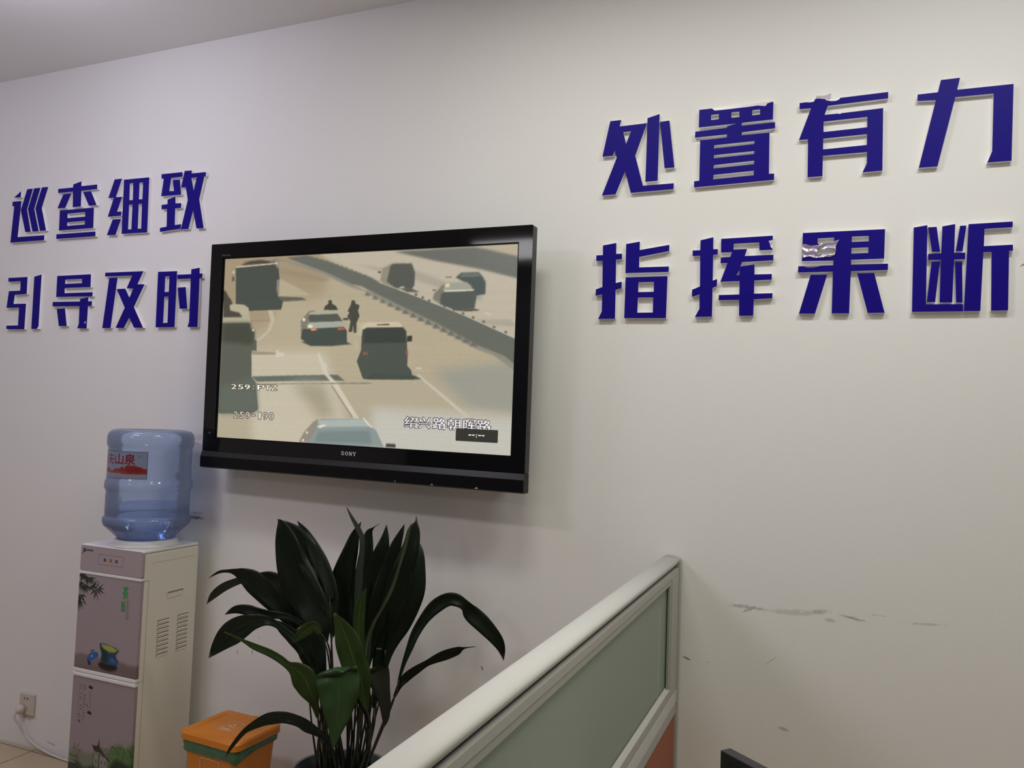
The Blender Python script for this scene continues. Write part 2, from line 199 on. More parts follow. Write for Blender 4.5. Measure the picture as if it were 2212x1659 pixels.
LEAVES = [
[0,8,0.25,[[-1.336,-0.24,1.0833,0.0006],[-1.3506,-0.2475,1.0435,0.013],[-1.3597,-0.255,0.9946,0.0231],[-1.3716,-0.2625,0.9386,0.0319],[-1.3768,-0.27,0.8836,0.0392],[-1.367,-0.2775,0.8308,0.0407],[-1.3475,-0.285,0.7799,0.0319],[-1.3274,-0.2925,0.7163,0.0174],[-1.3108,-0.3,0.6532,0.0058]]],
[0,-10,0.25,[[-1.2762,-0.23,1.0815,0.0007],[-1.2922,-0.2375,1.0684,0.002],[-1.3029,-0.245,1.0515,0.0114],[-1.3027,-0.2525,1.0135,0.0185],[-1.3032,-0.26,0.9591,0.0243],[-1.3029,-0.2675,0.8915,0.0286],[-1.3019,-0.275,0.8109,0.0244],[-1.2983,-0.2825,0.745,0.0144],[-1.294,-0.29,0.6664,0.0044]]],
[0,6,0.25,[[-1.2638,-0.21,1.0776,0.0006],[-1.2598,-0.2214,1.0413,0.0114],[-1.2622,-0.2329,1.0007,0.0228],[-1.2685,-0.2443,0.9464,0.0342],[-1.2773,-0.2557,0.8785,0.0372],[-1.2795,-0.2671,0.812,0.0344],[-1.2792,-0.2786,0.7331,0.0202],[-1.2773,-0.29,0.6555,0.0058]]],
[0,-6,0.25,[[-1.2064,-0.2,1.0826,0.0006],[-1.2105,-0.2129,1.0558,0.0085],[-1.2188,-0.2257,1.0177,0.0169],[-1.2244,-0.2386,0.9638,0.0254],[-1.2341,-0.2514,0.8963,0.034],[-1.2492,-0.2643,0.8152,0.0342],[-1.261,-0.2771,0.7353,0.0201],[-1.2615,-0.29,0.6579,0.0058]]],
[0,10,0.25,[[-1.1786,-0.18,1.1066,0.0011],[-1.1717,-0.1911,1.0915,0.0042],[-1.1723,-0.2022,1.0675,0.0183],[-1.172,-0.2133,1.0273,0.0239],[-1.1809,-0.2244,0.9798,0.0295],[-1.1965,-0.2356,0.9113,0.0353],[-1.2176,-0.2467,0.8291,0.0356],[-1.2339,-0.2578,0.7479,0.0244],[-1.2443,-0.2689,0.6816,0.0101],[-1.2435,-0.28,0.6177,0.0043]]],
[0,-12,0.25,[[-1.1692,-0.17,1.0262,0.0009],[-1.1603,-0.1837,1.0009,0.0128],[-1.1522,-0.1975,0.9579,0.0198],[-1.1496,-0.2113,0.8986,0.0268],[-1.1614,-0.225,0.8452,0.0297],[-1.1792,-0.2388,0.7915,0.027],[-1.1972,-0.2525,0.7449,0.0185],[-1.2056,-0.2662,0.7,0.01],[-1.2072,-0.28,0.65,0.0043]]],
[2,20,0.25,[[-1.37,-0.27,1.127,0.0011],[-1.3482,-0.2756,1.1012,0.0043],[-1.318,-0.2811,1.0668,0.0078],[-1.2998,-0.2867,1.0402,0.0084],[-1.2945,-0.2922,1.0085,0.0077],[-1.294,-0.2978,0.9753,0.0091],[-1.2926,-0.3033,0.9275,0.0112],[-1.2912,-0.3089,0.88,0.0099],[-1.2892,-0.3144,0.8208,0.0071],[-1.2877,-0.32,0.742,0.0057]]],
[3,0,0.6,[[-1.1558,-0.25,1.092,0.0011],[-1.1618,-0.2582,1.0543,0.0055],[-1.1676,-0.2664,1.0143,0.0062],[-1.1762,-0.2745,0.9674,0.0048],[-1.1876,-0.2827,0.9178,0.0062],[-1.1996,-0.2909,0.8805,0.0063],[-1.2176,-0.2991,0.8399,0.0049],[-1.2328,-0.3073,0.8064,0.0049],[-1.2428,-0.3155,0.767,0.007],[-1.2438,-0.3236,0.7358,0.0113],[-1.2406,-0.3318,0.6857,0.0113],[-1.2358,-0.34,0.6364,0.0071]]],
[1,0,0.25,[[-1.2566,-0.32,0.9047,0.0006],[-1.2653,-0.324,0.8791,0.0111],[-1.2704,-0.328,0.846,0.0168],[-1.2689,-0.332,0.8072,0.0168],[-1.2607,-0.336,0.7628,0.014],[-1.2507,-0.34,0.7126,0.007]]],
[0,10,0.35,[[-0.9056,-0.1,0.6909,0.0006],[-0.9072,-0.1138,0.7269,0.0114],[-0.9189,-0.1277,0.7572,0.0184],[-0.9566,-0.1415,0.7988,0.024],[-0.9925,-0.1554,0.8312,0.024],[-1.0067,-0.1692,0.8554,0.0154],[-1.0312,-0.1831,0.8715,0.0182],[-1.0549,-0.1969,0.8714,0.0196],[-1.0852,-0.2108,0.8502,0.0196],[-1.1132,-0.2246,0.8131,0.0155],[-1.133,-0.2385,0.7718,0.0127],[-1.1433,-0.2523,0.7295,0.0099],[-1.1533,-0.2662,0.685,0.0057],[-1.1599,-0.28,0.6375,0.0028]]],
[0,-10,0.3,[[-0.9818,-0.14,0.7311,0.0009],[-1.0109,-0.1556,0.7268,0.0029],[-1.0245,-0.1711,0.7206,0.0128],[-1.0529,-0.1867,0.7097,0.0157],[-1.0827,-0.2022,0.6959,0.0129],[-1.1047,-0.2178,0.6833,0.01],[-1.1293,-0.2333,0.665,0.0129],[-1.1506,-0.2489,0.646,0.0143],[-1.1623,-0.2644,0.626,0.0086],[-1.1702,-0.28,0.5963,0.0043]]],
[0,8,0.25,[[-1.544,-0.28,1.0745,0.0002],[-1.5076,-0.288,1.0435,0.012],[-1.4711,-0.296,1.0019,0.0211],[-1.4315,-0.304,0.9513,0.0262],[-1.3957,-0.312,0.9016,0.0208],[-1.3814,-0.32,0.8553,0.0104]]],
[0,-8,0.25,[[-1.5778,-0.3,1.0743,0.0003],[-1.5285,-0.305,1.0335,0.0293],[-1.4652,-0.31,0.974,0.0394],[-1.4151,-0.315,0.9099,0.0365],[-1.3811,-0.32,0.8504,0.0286],[-1.366,-0.325,0.8042,0.0156],[-1.3596,-0.33,0.7526,0.0052]]],
[4,5,0.2,[[-1.57,-0.34,1.0835,0.0003],[-1.5536,-0.3414,1.066,0.0145],[-1.5322,-0.3429,1.0175,0.0343],[-1.5019,-0.3443,0.9454,0.0473],[-1.4599,-0.3457,0.8757,0.0562],[-1.4166,-0.3471,0.8246,0.0494],[-1.3896,-0.3486,0.7869,0.0311],[-1.3712,-0.35,0.7412,0.0104]]],
[5,0,0.25,[[-1.8116,-0.36,0.8005,0.0003],[-1.7888,-0.3578,0.83,0.0108],[-1.7526,-0.3556,0.8583,0.0135],[-1.713,-0.3533,0.8777,0.0116],[-1.6829,-0.3511,0.8883,0.011],[-1.6275,-0.3489,0.9015,0.0136],[-1.5721,-0.3467,0.9008,0.0228],[-1.528,-0.3444,0.8677,0.0253],[-1.493,-0.3422,0.8216,0.0212],[-1.4614,-0.34,0.7756,0.0093]]],
[0,12,0.3,[[-1.7732,-0.4,0.8919,0.0003],[-1.737,-0.3944,0.9134,0.0044],[-1.7065,-0.3889,0.9187,0.0055],[-1.6854,-0.3833,0.917,0.0109],[-1.6608,-0.3778,0.9091,0.0231],[-1.6229,-0.3722,0.8921,0.0345],[-1.5782,-0.3667,0.861,0.0348],[-1.5339,-0.3611,0.8279,0.0279],[-1.493,-0.3556,0.7922,0.0212],[-1.4522,-0.35,0.7496,0.0095]]],
[6,0,0.2,[[-1.6843,-0.42,0.7967,0.0003],[-1.6533,-0.4114,0.8131,0.0114],[-1.6199,-0.4029,0.8155,0.0156],[-1.583,-0.3943,0.8101,0.0147],[-1.5434,-0.3857,0.8071,0.0119],[-1.489,-0.3771,0.8059,0.0095],[-1.4494,-0.3686,0.7908,0.0078],[-1.418,-0.36,0.7566,0.0047]]],
[0,10,0.25,[[-1.5363,-0.38,0.7901,0.0029],[-1.5009,-0.376,0.7694,0.0175],[-1.4641,-0.372,0.7464,0.0218],[-1.4373,-0.368,0.7196,0.0189],[-1.411,-0.364,0.6689,0.0116],[-1.3906,-0.36,0.6044,0.0058]]],
[6,-8,0.3,[[-1.699,-0.46,0.6773,0.0009],[-1.6763,-0.4511,0.7107,0.0195],[-1.6433,-0.4422,0.7467,0.0342],[-1.6048,-0.4333,0.7754,0.0324],[-1.5673,-0.4244,0.7917,0.0219],[-1.5278,-0.4156,0.7975,0.013],[-1.4905,-0.4067,0.783,0.0087],[-1.4358,-0.3978,0.7471,0.0086],[-1.3992,-0.3889,0.7037,0.0072],[-1.3785,-0.38,0.6517,0.0058]]],
[1,0,0.25,[[-1.4241,-0.43,0.7525,0.0014],[-1.4052,-0.4225,0.7716,0.0141],[-1.3863,-0.415,0.7906,0.0182],[-1.3669,-0.4075,0.802,0.0126],[-1.3519,-0.4,0.7787,0.0084]]],
[0,0,0.25,[[-1.4355,-0.38,0.7869,0.0129],[-1.4141,-0.38,0.7591,0.0315],[-1.396,-0.38,0.7284,0.0386],[-1.3812,-0.38,0.6975,0.0343],[-1.3626,-0.38,0.6542,0.02],[-1.3477,-0.38,0.5911,0.0072]]],
[1,0,0.25,[[-1.6112,-0.5,0.7737,0.0014],[-1.5518,-0.492,0.7564,0.0043],[-1.5164,-0.484,0.7425,0.0085],[-1.4683,-0.476,0.7292,0.0106],[-1.4351,-0.468,0.7139,0.0106],[-1.4133,-0.46,0.6983,0.0112],[-1.3901,-0.452,0.6855,0.0239],[-1.3695,-0.444,0.6634,0.0337],[-1.3548,-0.436,0.6327,0.0296],[-1.3414,-0.428,0.5967,0.0127],[-1.3339,-0.42,0.5545,0.0043]]],
[1,6,0.3,[[-1.3011,-0.41,0.846,0.0027],[-1.2785,-0.4086,0.8137,0.0205],[-1.2591,-0.4071,0.78,0.0328],[-1.2427,-0.4057,0.7436,0.0369],[-1.2265,-0.4043,0.7073,0.0356],[-1.2088,-0.4029,0.6716,0.0302],[-1.1987,-0.4014,0.6348,0.0179],[-1.1869,-0.4,0.5923,0.0055]]],
[0,0,0.25,[[-1.2331,-0.4,0.6925,0.0165],[-1.2157,-0.3975,0.6499,0.0276],[-1.1989,-0.395,0.6164,0.0193],[-1.1879,-0.3925,0.5771,0.0083],[-1.1827,-0.39,0.533,0.0042]]],
[7,0,0.2,[[-1.2223,-0.5,0.5178,0.0008],[-1.2233,-0.496,0.5379,0.0095],[-1.2222,-0.492,0.5731,0.023],[-1.221,-0.488,0.6085,0.0377],[-1.2229,-0.484,0.646,0.051],[-1.2291,-0.48,0.6806,0.0563],[-1.2376,-0.476,0.7028,0.0563],[-1.2424,-0.472,0.7109,0.0537],[-1.2787,-0.418,0.6828,0.0415],[-1.3136,-0.364,0.631,0.0228],[-1.3495,-0.31,0.5667,0.0089]]],
[5,8,0.2,[[-1.1538,-0.36,0.5381,0.0008],[-1.1498,-0.3589,0.5638,0.0098],[-1.1536,-0.3578,0.5971,0.0153],[-1.1635,-0.3567,0.6309,0.0208],[-1.1765,-0.3556,0.6631,0.0291],[-1.1844,-0.3544,0.6847,0.0318],[-1.1885,-0.3533,0.6915,0.0305],[-1.2206,-0.3022,0.6595,0.0228],[-1.2514,-0.2511,0.6013,0.0117],[-1.2859,-0.2,0.5183,0.0061]]],
[6,0,0.25,[[-1.5986,-0.48,0.419,0.0015],[-1.5903,-0.4738,0.4391,0.0045],[-1.5786,-0.4677,0.4585,0.006],[-1.5621,-0.4615,0.4816,0.0067],[-1.5451,-0.4554,0.4981,0.0089],[-1.5023,-0.4492,0.5245,0.0147],[-1.4752,-0.4431,0.5349,0.0183],[-1.4334,-0.4369,0.5428,0.016],[-1.3913,-0.4308,0.5378,0.0158],[-1.3634,-0.4246,0.5252,0.0158],[-1.3358,-0.4185,0.514,0.0115],[-1.3096,-0.4123,0.4987,0.0086],[-1.2926,-0.4062,0.4768,0.0057],[-1.2856,-0.4,0.4415,0.0043]]],
[0,0,0.25,[[-1.2343,-0.26,0.7213,0.0129],[-1.2334,-0.27,0.6701,0.0144],[-1.2285,-0.28,0.6334,0.0101],[-1.2253,-0.29,0.5704,0.0043]]]]

SMUDGES = [[-0.2174,0.9125,0.0795,0.008,-0.015,0.55,90.0],[-0.2107,0.9073,0.0331,0.006,0.4319,0.6,90.0],[-0.0974,0.9132,0.0893,0.014,0.0607,0.3,60.0],[-0.0316,0.9219,0.0351,0.01,0.123,0.45,110.0],[-0.0052,0.9031,0.0145,0.008,-0.1269,0.4,110.0],[0.0513,0.9158,0.0428,0.006,-0.1446,0.6,110.0],[0.1098,0.9304,0.0387,0.003,-0.0147,0.3,90.0],[0.2229,0.9222,0.0636,0.005,0.0645,0.35,110.0],[-0.1524,0.775,0.0263,0.0015,0.6904,0.5,20.0],[-0.3817,0.748,0.0118,0.004,-0.3085,0.9,20.0],[-0.1174,0.5968,0.0128,0.006,-0.2112,0.5,30.0],[-0.3226,0.7456,0.0053,0.003,0.2671,0.2,30.0],[-2.2226,1.0029,0.0431,0.011,-0.0019,0.95,90.0],[-2.217,1.0198,0.0362,0.012,0.0524,0.35,120.0],[-2.2282,1.3042,0.0227,0.02,0.1171,0.25,160.0],[-1.9933,0.535,0.0082,0.0025,-1.3744,0.9,20.0],[-1.9255,0.5455,0.009,0.0025,-1.5058,0.9,20.0],[-1.0194,0.6242,0.0053,0.004,-1.0602,1.0,20.0],[0.4343,1.8465,0.006,0.003,0.5885,0.9,20.0],[-2.9154,0.0397,0.033,0.006,-0.1509,0.6,60.0],[-3.0623,0.12,0.0526,0.02,0.0481,0.55,60.0],[-3.0664,-0.018,0.2358,0.03,0.0109,0.35,40.0],[-1.8968,0.6011,0.0049,0.002,-1.2947,0.7,20.0]]

# ------------------------------------------------------------------ helpers
def lin(c):
    return tuple(((v / 255) / 12.92 if v / 255 <= 0.04045 else ((v / 255 + 0.055) / 1.055) ** 2.4) for v in c)

def mat(name, col, rough=0.5, metal=0.0, spec=0.5, noise=0.0, nscale=40, coat=0.0, bump=0.0, bscale=200):
    m = bpy.data.materials.new(name); m.use_nodes = True
    nt = m.node_tree; b = nt.nodes['Principled BSDF']
    b.inputs['Base Color'].default_value = (*col, 1); b.inputs['Roughness'].default_value = rough
    b.inputs['Metallic'].default_value = metal; b.inputs['Specular IOR Level'].default_value = spec
    b.inputs['Coat Weight'].default_value = coat
    if noise or bump:
        tc = nt.nodes.new('ShaderNodeTexCoord')
    if noise:
        n = nt.nodes.new('ShaderNodeTexNoise'); n.inputs['Scale'].default_value = nscale; n.inputs['Detail'].default_value = 4
        nt.links.new(tc.outputs['Object'], n.inputs['Vector'])
        mx = nt.nodes.new('ShaderNodeMix'); mx.data_type = 'RGBA'
        mx.inputs[6].default_value = (*[c * (1 - noise) for c in col], 1); mx.inputs[7].default_value = (*[min(1, c * (1 + noise)) for c in col], 1)
        nt.links.new(n.outputs['Fac'], mx.inputs[0]); nt.links.new(mx.outputs[2], b.inputs['Base Color'])
    if bump:
        n = nt.nodes.new('ShaderNodeTexNoise'); n.inputs['Scale'].default_value = bscale; n.inputs['Detail'].default_value = 3
        nt.links.new(tc.outputs['Object'], n.inputs['Vector'])
        bp = nt.nodes.new('ShaderNodeBump'); bp.inputs['Strength'].default_value = bump; bp.inputs['Distance'].default_value = 0.002
        nt.links.new(n.outputs['Fac'], bp.inputs['Height']); nt.links.new(bp.outputs['Normal'], b.inputs['Normal'])
    return m

def link(name, me, m=None, parent=None, smooth=False):
    o = bpy.data.objects.new(name, me); COL.objects.link(o)
    if m is not None:
        for q in (m if isinstance(m, (list, tuple)) else [m]): me.materials.append(q)
    if parent is not None: o.parent = parent
    if smooth:
        for p in me.polygons: p.use_smooth = True
    return o
def obj(name, bm, m, parent=None, smooth=False, bevel=0.0, segs=2):
    me = bpy.data.meshes.new(name)
    bmesh.ops.recalc_face_normals(bm, faces=bm.faces)
    bm.to_mesh(me); bm.free()
    o = link(name, me, m, parent, smooth)
    if bevel:
        md = o.modifiers.new('edge', 'BEVEL'); md.width = bevel; md.segments = segs; md.limit_method = 'ANGLE'; md.angle_limit = math.radians(40)
    return o
def tag(o, label, cat, group=None, kind=None):
    if label: o['label'] = label
    if cat: o['category'] = cat
    if group: o['group'] = group
    if kind: o['kind'] = kind
    return o
def thing(name, label, cat, loc=(0, 0, 0), group=None, rot=(0, 0, 0)):
    o = bpy.data.objects.new(name, None); COL.objects.link(o); o.location = loc; o.rotation_euler = rot
    o.empty_display_size = 0.05
    return tag(o, label, cat, group)
def struct(name, bm, m, **k):
    o = obj(name, bm, m, **k); o['kind'] = 'structure'; return o
def add_box(bm, x0, x1, y0, y1, z0, z1):
    v = [bm.verts.new(p) for p in ((x0,y0,z0),(x1,y0,z0),(x1,y1,z0),(x0,y1,z0),(x0,y0,z1),(x1,y0,z1),(x1,y1,z1),(x0,y1,z1))]
    for f in ((0,3,2,1),(4,5,6,7),(0,1,5,4),(1,2,6,5),(2,3,7,6),(3,0,4,7)): bm.faces.new([v[i] for i in f])
def box(x0, x1, y0, y1, z0, z1):
    bm = bmesh.new(); add_box(bm, x0, x1, y0, y1, z0, z1); return bm
def lathe(prof, n=48, cx=0, cy=0, close=True):
    bm = bmesh.new(); rows = []
    for r, z in prof:
        rows.append([bm.verts.new((cx + r * math.cos(2*PI*i/n), cy + r * math.sin(2*PI*i/n), z)) for i in range(n)])
    for a, b in zip(rows, rows[1:]):
        for i in range(n): bm.faces.new((a[i], a[(i+1) % n], b[(i+1) % n], b[i]))
    if close:
        bm.faces.new(rows[0][::-1]); bm.faces.new(rows[-1])
    return bm
def tube(pts, r, n=8, bm=None):
    bm = bm or bmesh.new(); pts = [Vector(p) for p in pts]; rows = []
    for i, p in enumerate(pts):
        t = (pts[min(i+1, len(pts)-1)] - pts[max(i-1, 0)]).normalized()
        a = t.cross(Vector((0.13, 0.27, 0.95)) if abs(t.z) < 0.9 else Vector((1, 0.1, 0))).normalized(); b = t.cross(a)
        rr = r[i] if isinstance(r, (list, tuple)) else r
        rows.append([bm.verts.new(p + a * rr * math.cos(2*PI*k/n) + b * rr * math.sin(2*PI*k/n)) for k in range(n)])
    for a, b in zip(rows, rows[1:]):
        for k in range(n): bm.faces.new((a[k], a[(k+1) % n], b[(k+1) % n], b[k]))
    bm.faces.new(rows[0][::-1]); bm.faces.new(rows[-1]); return bm
def spline(pts, per=6):
    P = [Vector(p) for p in pts]; out = []
    for i in range(len(P) - 1):
        p0, p1, p2, p3 = P[max(i-1, 0)], P[i], P[i+1], P[min(i+2, len(P)-1)]
        for k in range(per):
            t = k / per
            out.append(0.5 * ((2*p1) + (p2-p0)*t + (2*p0-5*p1+4*p2-p3)*t*t + (3*p1-p0-3*p2+p3)*t*t*t))
    out.append(P[-1]); return out
def slab(bm, loops, y0, y1, to3=None):
    """outline with holes (x, z) turned into a plate from y0 (front) to y1 (back)"""
    to3 = to3 or (lambda x, z, y: (x, y, z))
    flat = [p for l in loops for p in l]
    tri = tessellate_polygon([[Vector((p[0], p[1], 0)) for p in l] for l in loops])
    F = [bm.verts.new(to3(p[0], p[1], y0)) for p in flat]; B = [bm.verts.new(to3(p[0], p[1], y1)) for p in flat]
    for t in tri:
        try:
            bm.faces.new([F[i] for i in t]); bm.faces.new([B[i] for i in reversed(t)])
        except ValueError: pass
    k = 0
    for l in loops:
        n = len(l)
        for i in range(n):
            j = (i + 1) % n
            bm.faces.new((F[k+i], F[k+j], B[k+j], B[k+i]))
        k += n
def rrect(x0, x1, z0, z1, r, n=5):
    out = []
    for cx, cz, a0 in ((x1-r, z1-r, 0), (x0+r, z1-r, 90), (x0+r, z0+r, 180), (x1-r, z0+r, 270)):
        for i in range(n+1):
            a = math.radians(a0 + 90*i/n); out.append((cx + r*math.cos(a), cz + r*math.sin(a)))
    return out
def quad_uv(name, corners, m, parent=None):
    """flat picture: corners top-left, top-right, bottom-right, bottom-left"""
    me = bpy.data.meshes.new(name); me.from_pydata(corners, [], [(3, 2, 1, 0)])
    uvl = me.uv_layers.new(name='UVMap')
    for li, uv in zip(range(4), ((0, 0), (1, 0), (1, 1), (0, 1))): uvl.data[li].uv = uv
    return link(name, me, m, parent)

# ------------------------------------------------------------------ printed pictures, drawn here as colour arrays
def text_tris(s):
    c = bpy.data.curves.new('print', 'FONT'); c.body = s; c.size = 1
    o = bpy.data.objects.new('print', c); COL.objects.link(o)
    bpy.context.view_layer.update()
    me = o.evaluated_get(bpy.context.evaluated_depsgraph_get()).to_mesh(); me.calc_loop_triangles()
    v = np.array([tuple(q.co)[:2] for q in me.vertices]); t = np.array([tuple(q.vertices) for q in me.loop_triangles])
    bpy.data.objects.remove(o); bpy.data.curves.remove(c)
    return v, t
class Pic:
    def __init__(s, w, h, bg):
        s.w, s.h = w, h; s.a = np.zeros((h, w, 3), np.float32); s.a[:] = np.array(bg, np.float32) / 255
    def mask(s, pts, m=None):
        pts = np.asarray(pts, float); m = np.zeros((s.h, s.w), bool) if m is None else m
        x0, y0 = np.floor(pts.min(0)).astype(int) - 1; x1, y1 = np.ceil(pts.max(0)).astype(int) + 2
        x0, y0, x1, y1 = max(x0, 0), max(y0, 0), min(x1, s.w), min(y1, s.h)
        if x1 <= x0 or y1 <= y0: return m
        X, Y = np.meshgrid(np.arange(x0, x1) + .5, np.arange(y0, y1) + .5); ins = np.zeros(X.shape, bool); n = len(pts)
        for i in range(n):
            (ax, ay), (bx, by) = pts[i], pts[(i+1) % n]
            if ay == by: continue
            c = ((ay > Y) != (by > Y)) & (X < (bx-ax) * (Y-ay) / (by-ay) + ax); ins ^= c
        m[y0:y1, x0:x1] |= ins; return m
    @staticmethod
    def blur1(m, r):
        if r <= 0: return m
        k = np.exp(-0.5 * (np.arange(-int(3*r), int(3*r)+1) / r) ** 2); k /= k.sum(); R = len(k) // 2
        for ax in (0, 1):
            p = np.pad(m, [(R, R) if a == ax else (0, 0) for a in range(m.ndim)], 'edge'); o = np.zeros_like(m)
            for i, w in enumerate(k):
                o += w * (p[i:i+m.shape[0]] if ax == 0 else p[:, i:i+m.shape[1]])
            m = o
        return m
    def put(s, m, col, a=1.0, b=0):
        m = m.astype(np.float32)
        if b: m = s.blur1(m, b)
        m = (m * a)[..., None]; s.a = s.a * (1-m) + np.array(col, np.float32) / 255 * m
    def poly(s, pts, col, a=1.0, b=0): s.put(s.mask(pts), col, a, b)
    def line(s, pts, w, col, a=1.0, b=0):
        m = np.zeros((s.h, s.w), bool)
        for (ax, ay), (bx, by) in zip(pts, pts[1:]):
            L = math.hypot(bx-ax, by-ay) or 1; nx, ny = -(by-ay)/L*w/2, (bx-ax)/L*w/2
            s.mask([(ax+nx, ay+ny), (bx+nx, by+ny), (bx-nx, by-ny), (ax-nx, ay-ny)], m)
        s.put(m, col, a, b)
    def ell(s, x, y, rx, ry, col, a=1.0, b=0):
        s.poly([(x + rx*math.cos(t*PI/12), y + ry*math.sin(t*PI/12)) for t in range(24)], col, a, b)
    def textmask(s, txt, x0, y0, x1, y1, slant=0):
        v, t = text_tris(txt); lo, hi = v.min(0), v.max(0)
        q = (v - lo) / (hi - lo); P = np.stack([x0 + q[:, 0]*(x1-x0) + slant*q[:, 1], y1 - q[:, 1]*(y1-y0)], 1)
        m = np.zeros((s.h, s.w), bool)
        for tri in t: s.mask(P[tri], m)
        return m
    @staticmethod
    def grow(m, r):
        o = m.copy()
        for dy in range(-r, r+1):
            for dx in range(-r, r+1):
                if dx*dx + dy*dy <= r*r + 1: o |= np.roll(np.roll(m, dy, 0), dx, 1)
        return o
    def image(s, name, gain=1.0):
        im = bpy.data.images.new(name, s.w, s.h); px = np.ones((s.h, s.w, 4), np.float32); px[..., :3] = np.clip(s.a[::-1] * gain, 0, 1)
        im.pixels.foreach_set(px.ravel()); im.update(); im.pack(); return im
def pic_mat(name, pic, rough=0.4, spec=0.5, emit=0.0, coat=0.0, gain=1.0):
    m = mat(name, (0.5, 0.5, 0.5), rough, spec=spec, coat=coat); nt = m.node_tree; b = nt.nodes['Principled BSDF']
    t = nt.nodes.new('ShaderNodeTexImage'); t.image = pic.image(name, gain); t.extension = 'EXTEND'
    if emit:
        b.inputs['Base Color'].default_value = (0.01, 0.01, 0.01, 1)
        nt.links.new(t.outputs[0], b.inputs['Emission Color']); b.inputs['Emission Strength'].default_value = emit
    else: nt.links.new(t.outputs[0], b.inputs['Base Color'])
    return m

# ------------------------------------------------------------------ the room
def wall_material(name, smudges=False):
    m = mat(name, (0.80, 0.795, 0.785), 0.75, spec=0.25, bump=0.10, bscale=260); nt = m.node_tree; b = nt.nodes['Principled BSDF']
    if not smudges: return m
    N, K = nt.nodes, nt.links
    tc = N.new('ShaderNodeTexCoord'); prev = None
    def math_(op, a, bb=None, clamp=False):
        n = N.new('ShaderNodeMath'); n.operation = op; n.use_clamp = clamp
        for i, v in enumerate((a, bb)):
            if v is None: continue
            if isinstance(v, (int, float)): n.inputs[i].default_value = v
            else: K.new(v, n.inputs[i])
        return n.outputs[0]
    noises = {}
    for x, z, L, w, ang, st, ns in SMUDGES:
        if ns not in noises:
            n = N.new('ShaderNodeTexNoise'); n.inputs['Scale'].default_value = ns; n.inputs['Detail'].default_value = 5; n.inputs['Roughness'].default_value = 0.7
            K.new(tc.outputs['Object'], n.inputs['Vector']); noises[ns] = n.outputs['Fac']
        mp = N.new('ShaderNodeMapping'); mp.vector_type = 'TEXTURE'
        mp.inputs['Location'].default_value = (x, 0, z); mp.inputs['Rotation'].default_value = (0, -ang, 0); mp.inputs['Scale'].default_value = (L + w, 1, w)
        K.new(tc.outputs['Object'], mp.inputs['Vector'])
        ln = N.new('ShaderNodeVectorMath'); ln.operation = 'LENGTH'; K.new(mp.outputs[0], ln.inputs[0])
        inside = math_('MULTIPLY', math_('SUBTRACT', 1.0, ln.outputs['Value'], True), 1.6, True)
        thr = math_('MULTIPLY', math_('SUBTRACT', math_('ADD', noises[ns], math_('MULTIPLY', inside, 0.25)), 0.58), 6.0, True) if ns > 45 else 1.0
        a = math_('MULTIPLY', math_('MULTIPLY', inside, thr), st)
        prev = a if prev is None else math_('MAXIMUM', prev, a)
    mx = N.new('ShaderNodeMix'); mx.data_type = 'RGBA'
    mx.inputs[6].default_value = (0.80, 0.795, 0.785, 1); mx.inputs[7].default_value = (0.22, 0.20, 0.18, 1)
    K.new(prev, mx.inputs[0]); K.new(mx.outputs[2], b.inputs['Base Color'])
    return m
M_wall = wall_material('white_wall_paint'); M_wallB = wall_material('scuffed_white_wall_paint', True)
M_ceil = mat('ceiling_paint', (0.78, 0.775, 0.77), 0.85, spec=0.2)
M_floor = mat('beige_floor_tile', (0.52, 0.41, 0.27), 0.35)
def tile_floor(m):
    nt = m.node_tree; N, K = nt.nodes, nt.links; b = N['Principled BSDF']
    tc = N.new('ShaderNodeTexCoord'); mp = N.new('ShaderNodeMapping'); mp.inputs['Location'].default_value = (0.598, 0.02, 0)
    K.new(tc.outputs['Object'], mp.inputs[0])
    br = N.new('ShaderNodeTexBrick'); br.offset = 0; br.inputs['Scale'].default_value = 1.0
    br.inputs['Color1'].default_value = (0.52, 0.41, 0.27, 1); br.inputs['Color2'].default_value = (0.50, 0.395, 0.258, 1); br.inputs['Mortar'].default_value = (0.14, 0.11, 0.08, 1)
    br.inputs['Mortar Size'].default_value = 0.003; br.inputs['Brick Width'].default_value = 0.6; br.inputs['Row Height'].default_value = 0.6
    K.new(mp.outputs[0], br.inputs[0]); K.new(br.outputs['Color'], b.inputs['Base Color'])
tile_floor(M_floor)
XL, XR, YF = -4.6, 2.0, -5.6
struct('wall_back', box(XL, XR, 0, 0.12, 0, ROOM_H), M_wallB)
struct('wall_left', box(XL-0.12, XL, YF, 0.12, 0, ROOM_H), M_wall)
struct('wall_right', box(XR, XR+0.12, YF, 0.12, 0, ROOM_H), M_wall)
struct('wall_front', box(XL-0.12, XR+0.12, YF-0.12, YF, 0, ROOM_H), mat('grey_front_wall', (0.22, 0.22, 0.23), 0.8))
struct('floor', box(XL-0.12, XR+0.12, YF-0.12, 0.12, -0.1, 0), M_floor)
struct('ceiling', box(XL-0.12, XR+0.12, YF-0.12, 0.12, ROOM_H, ROOM_H+0.1), M_ceil)

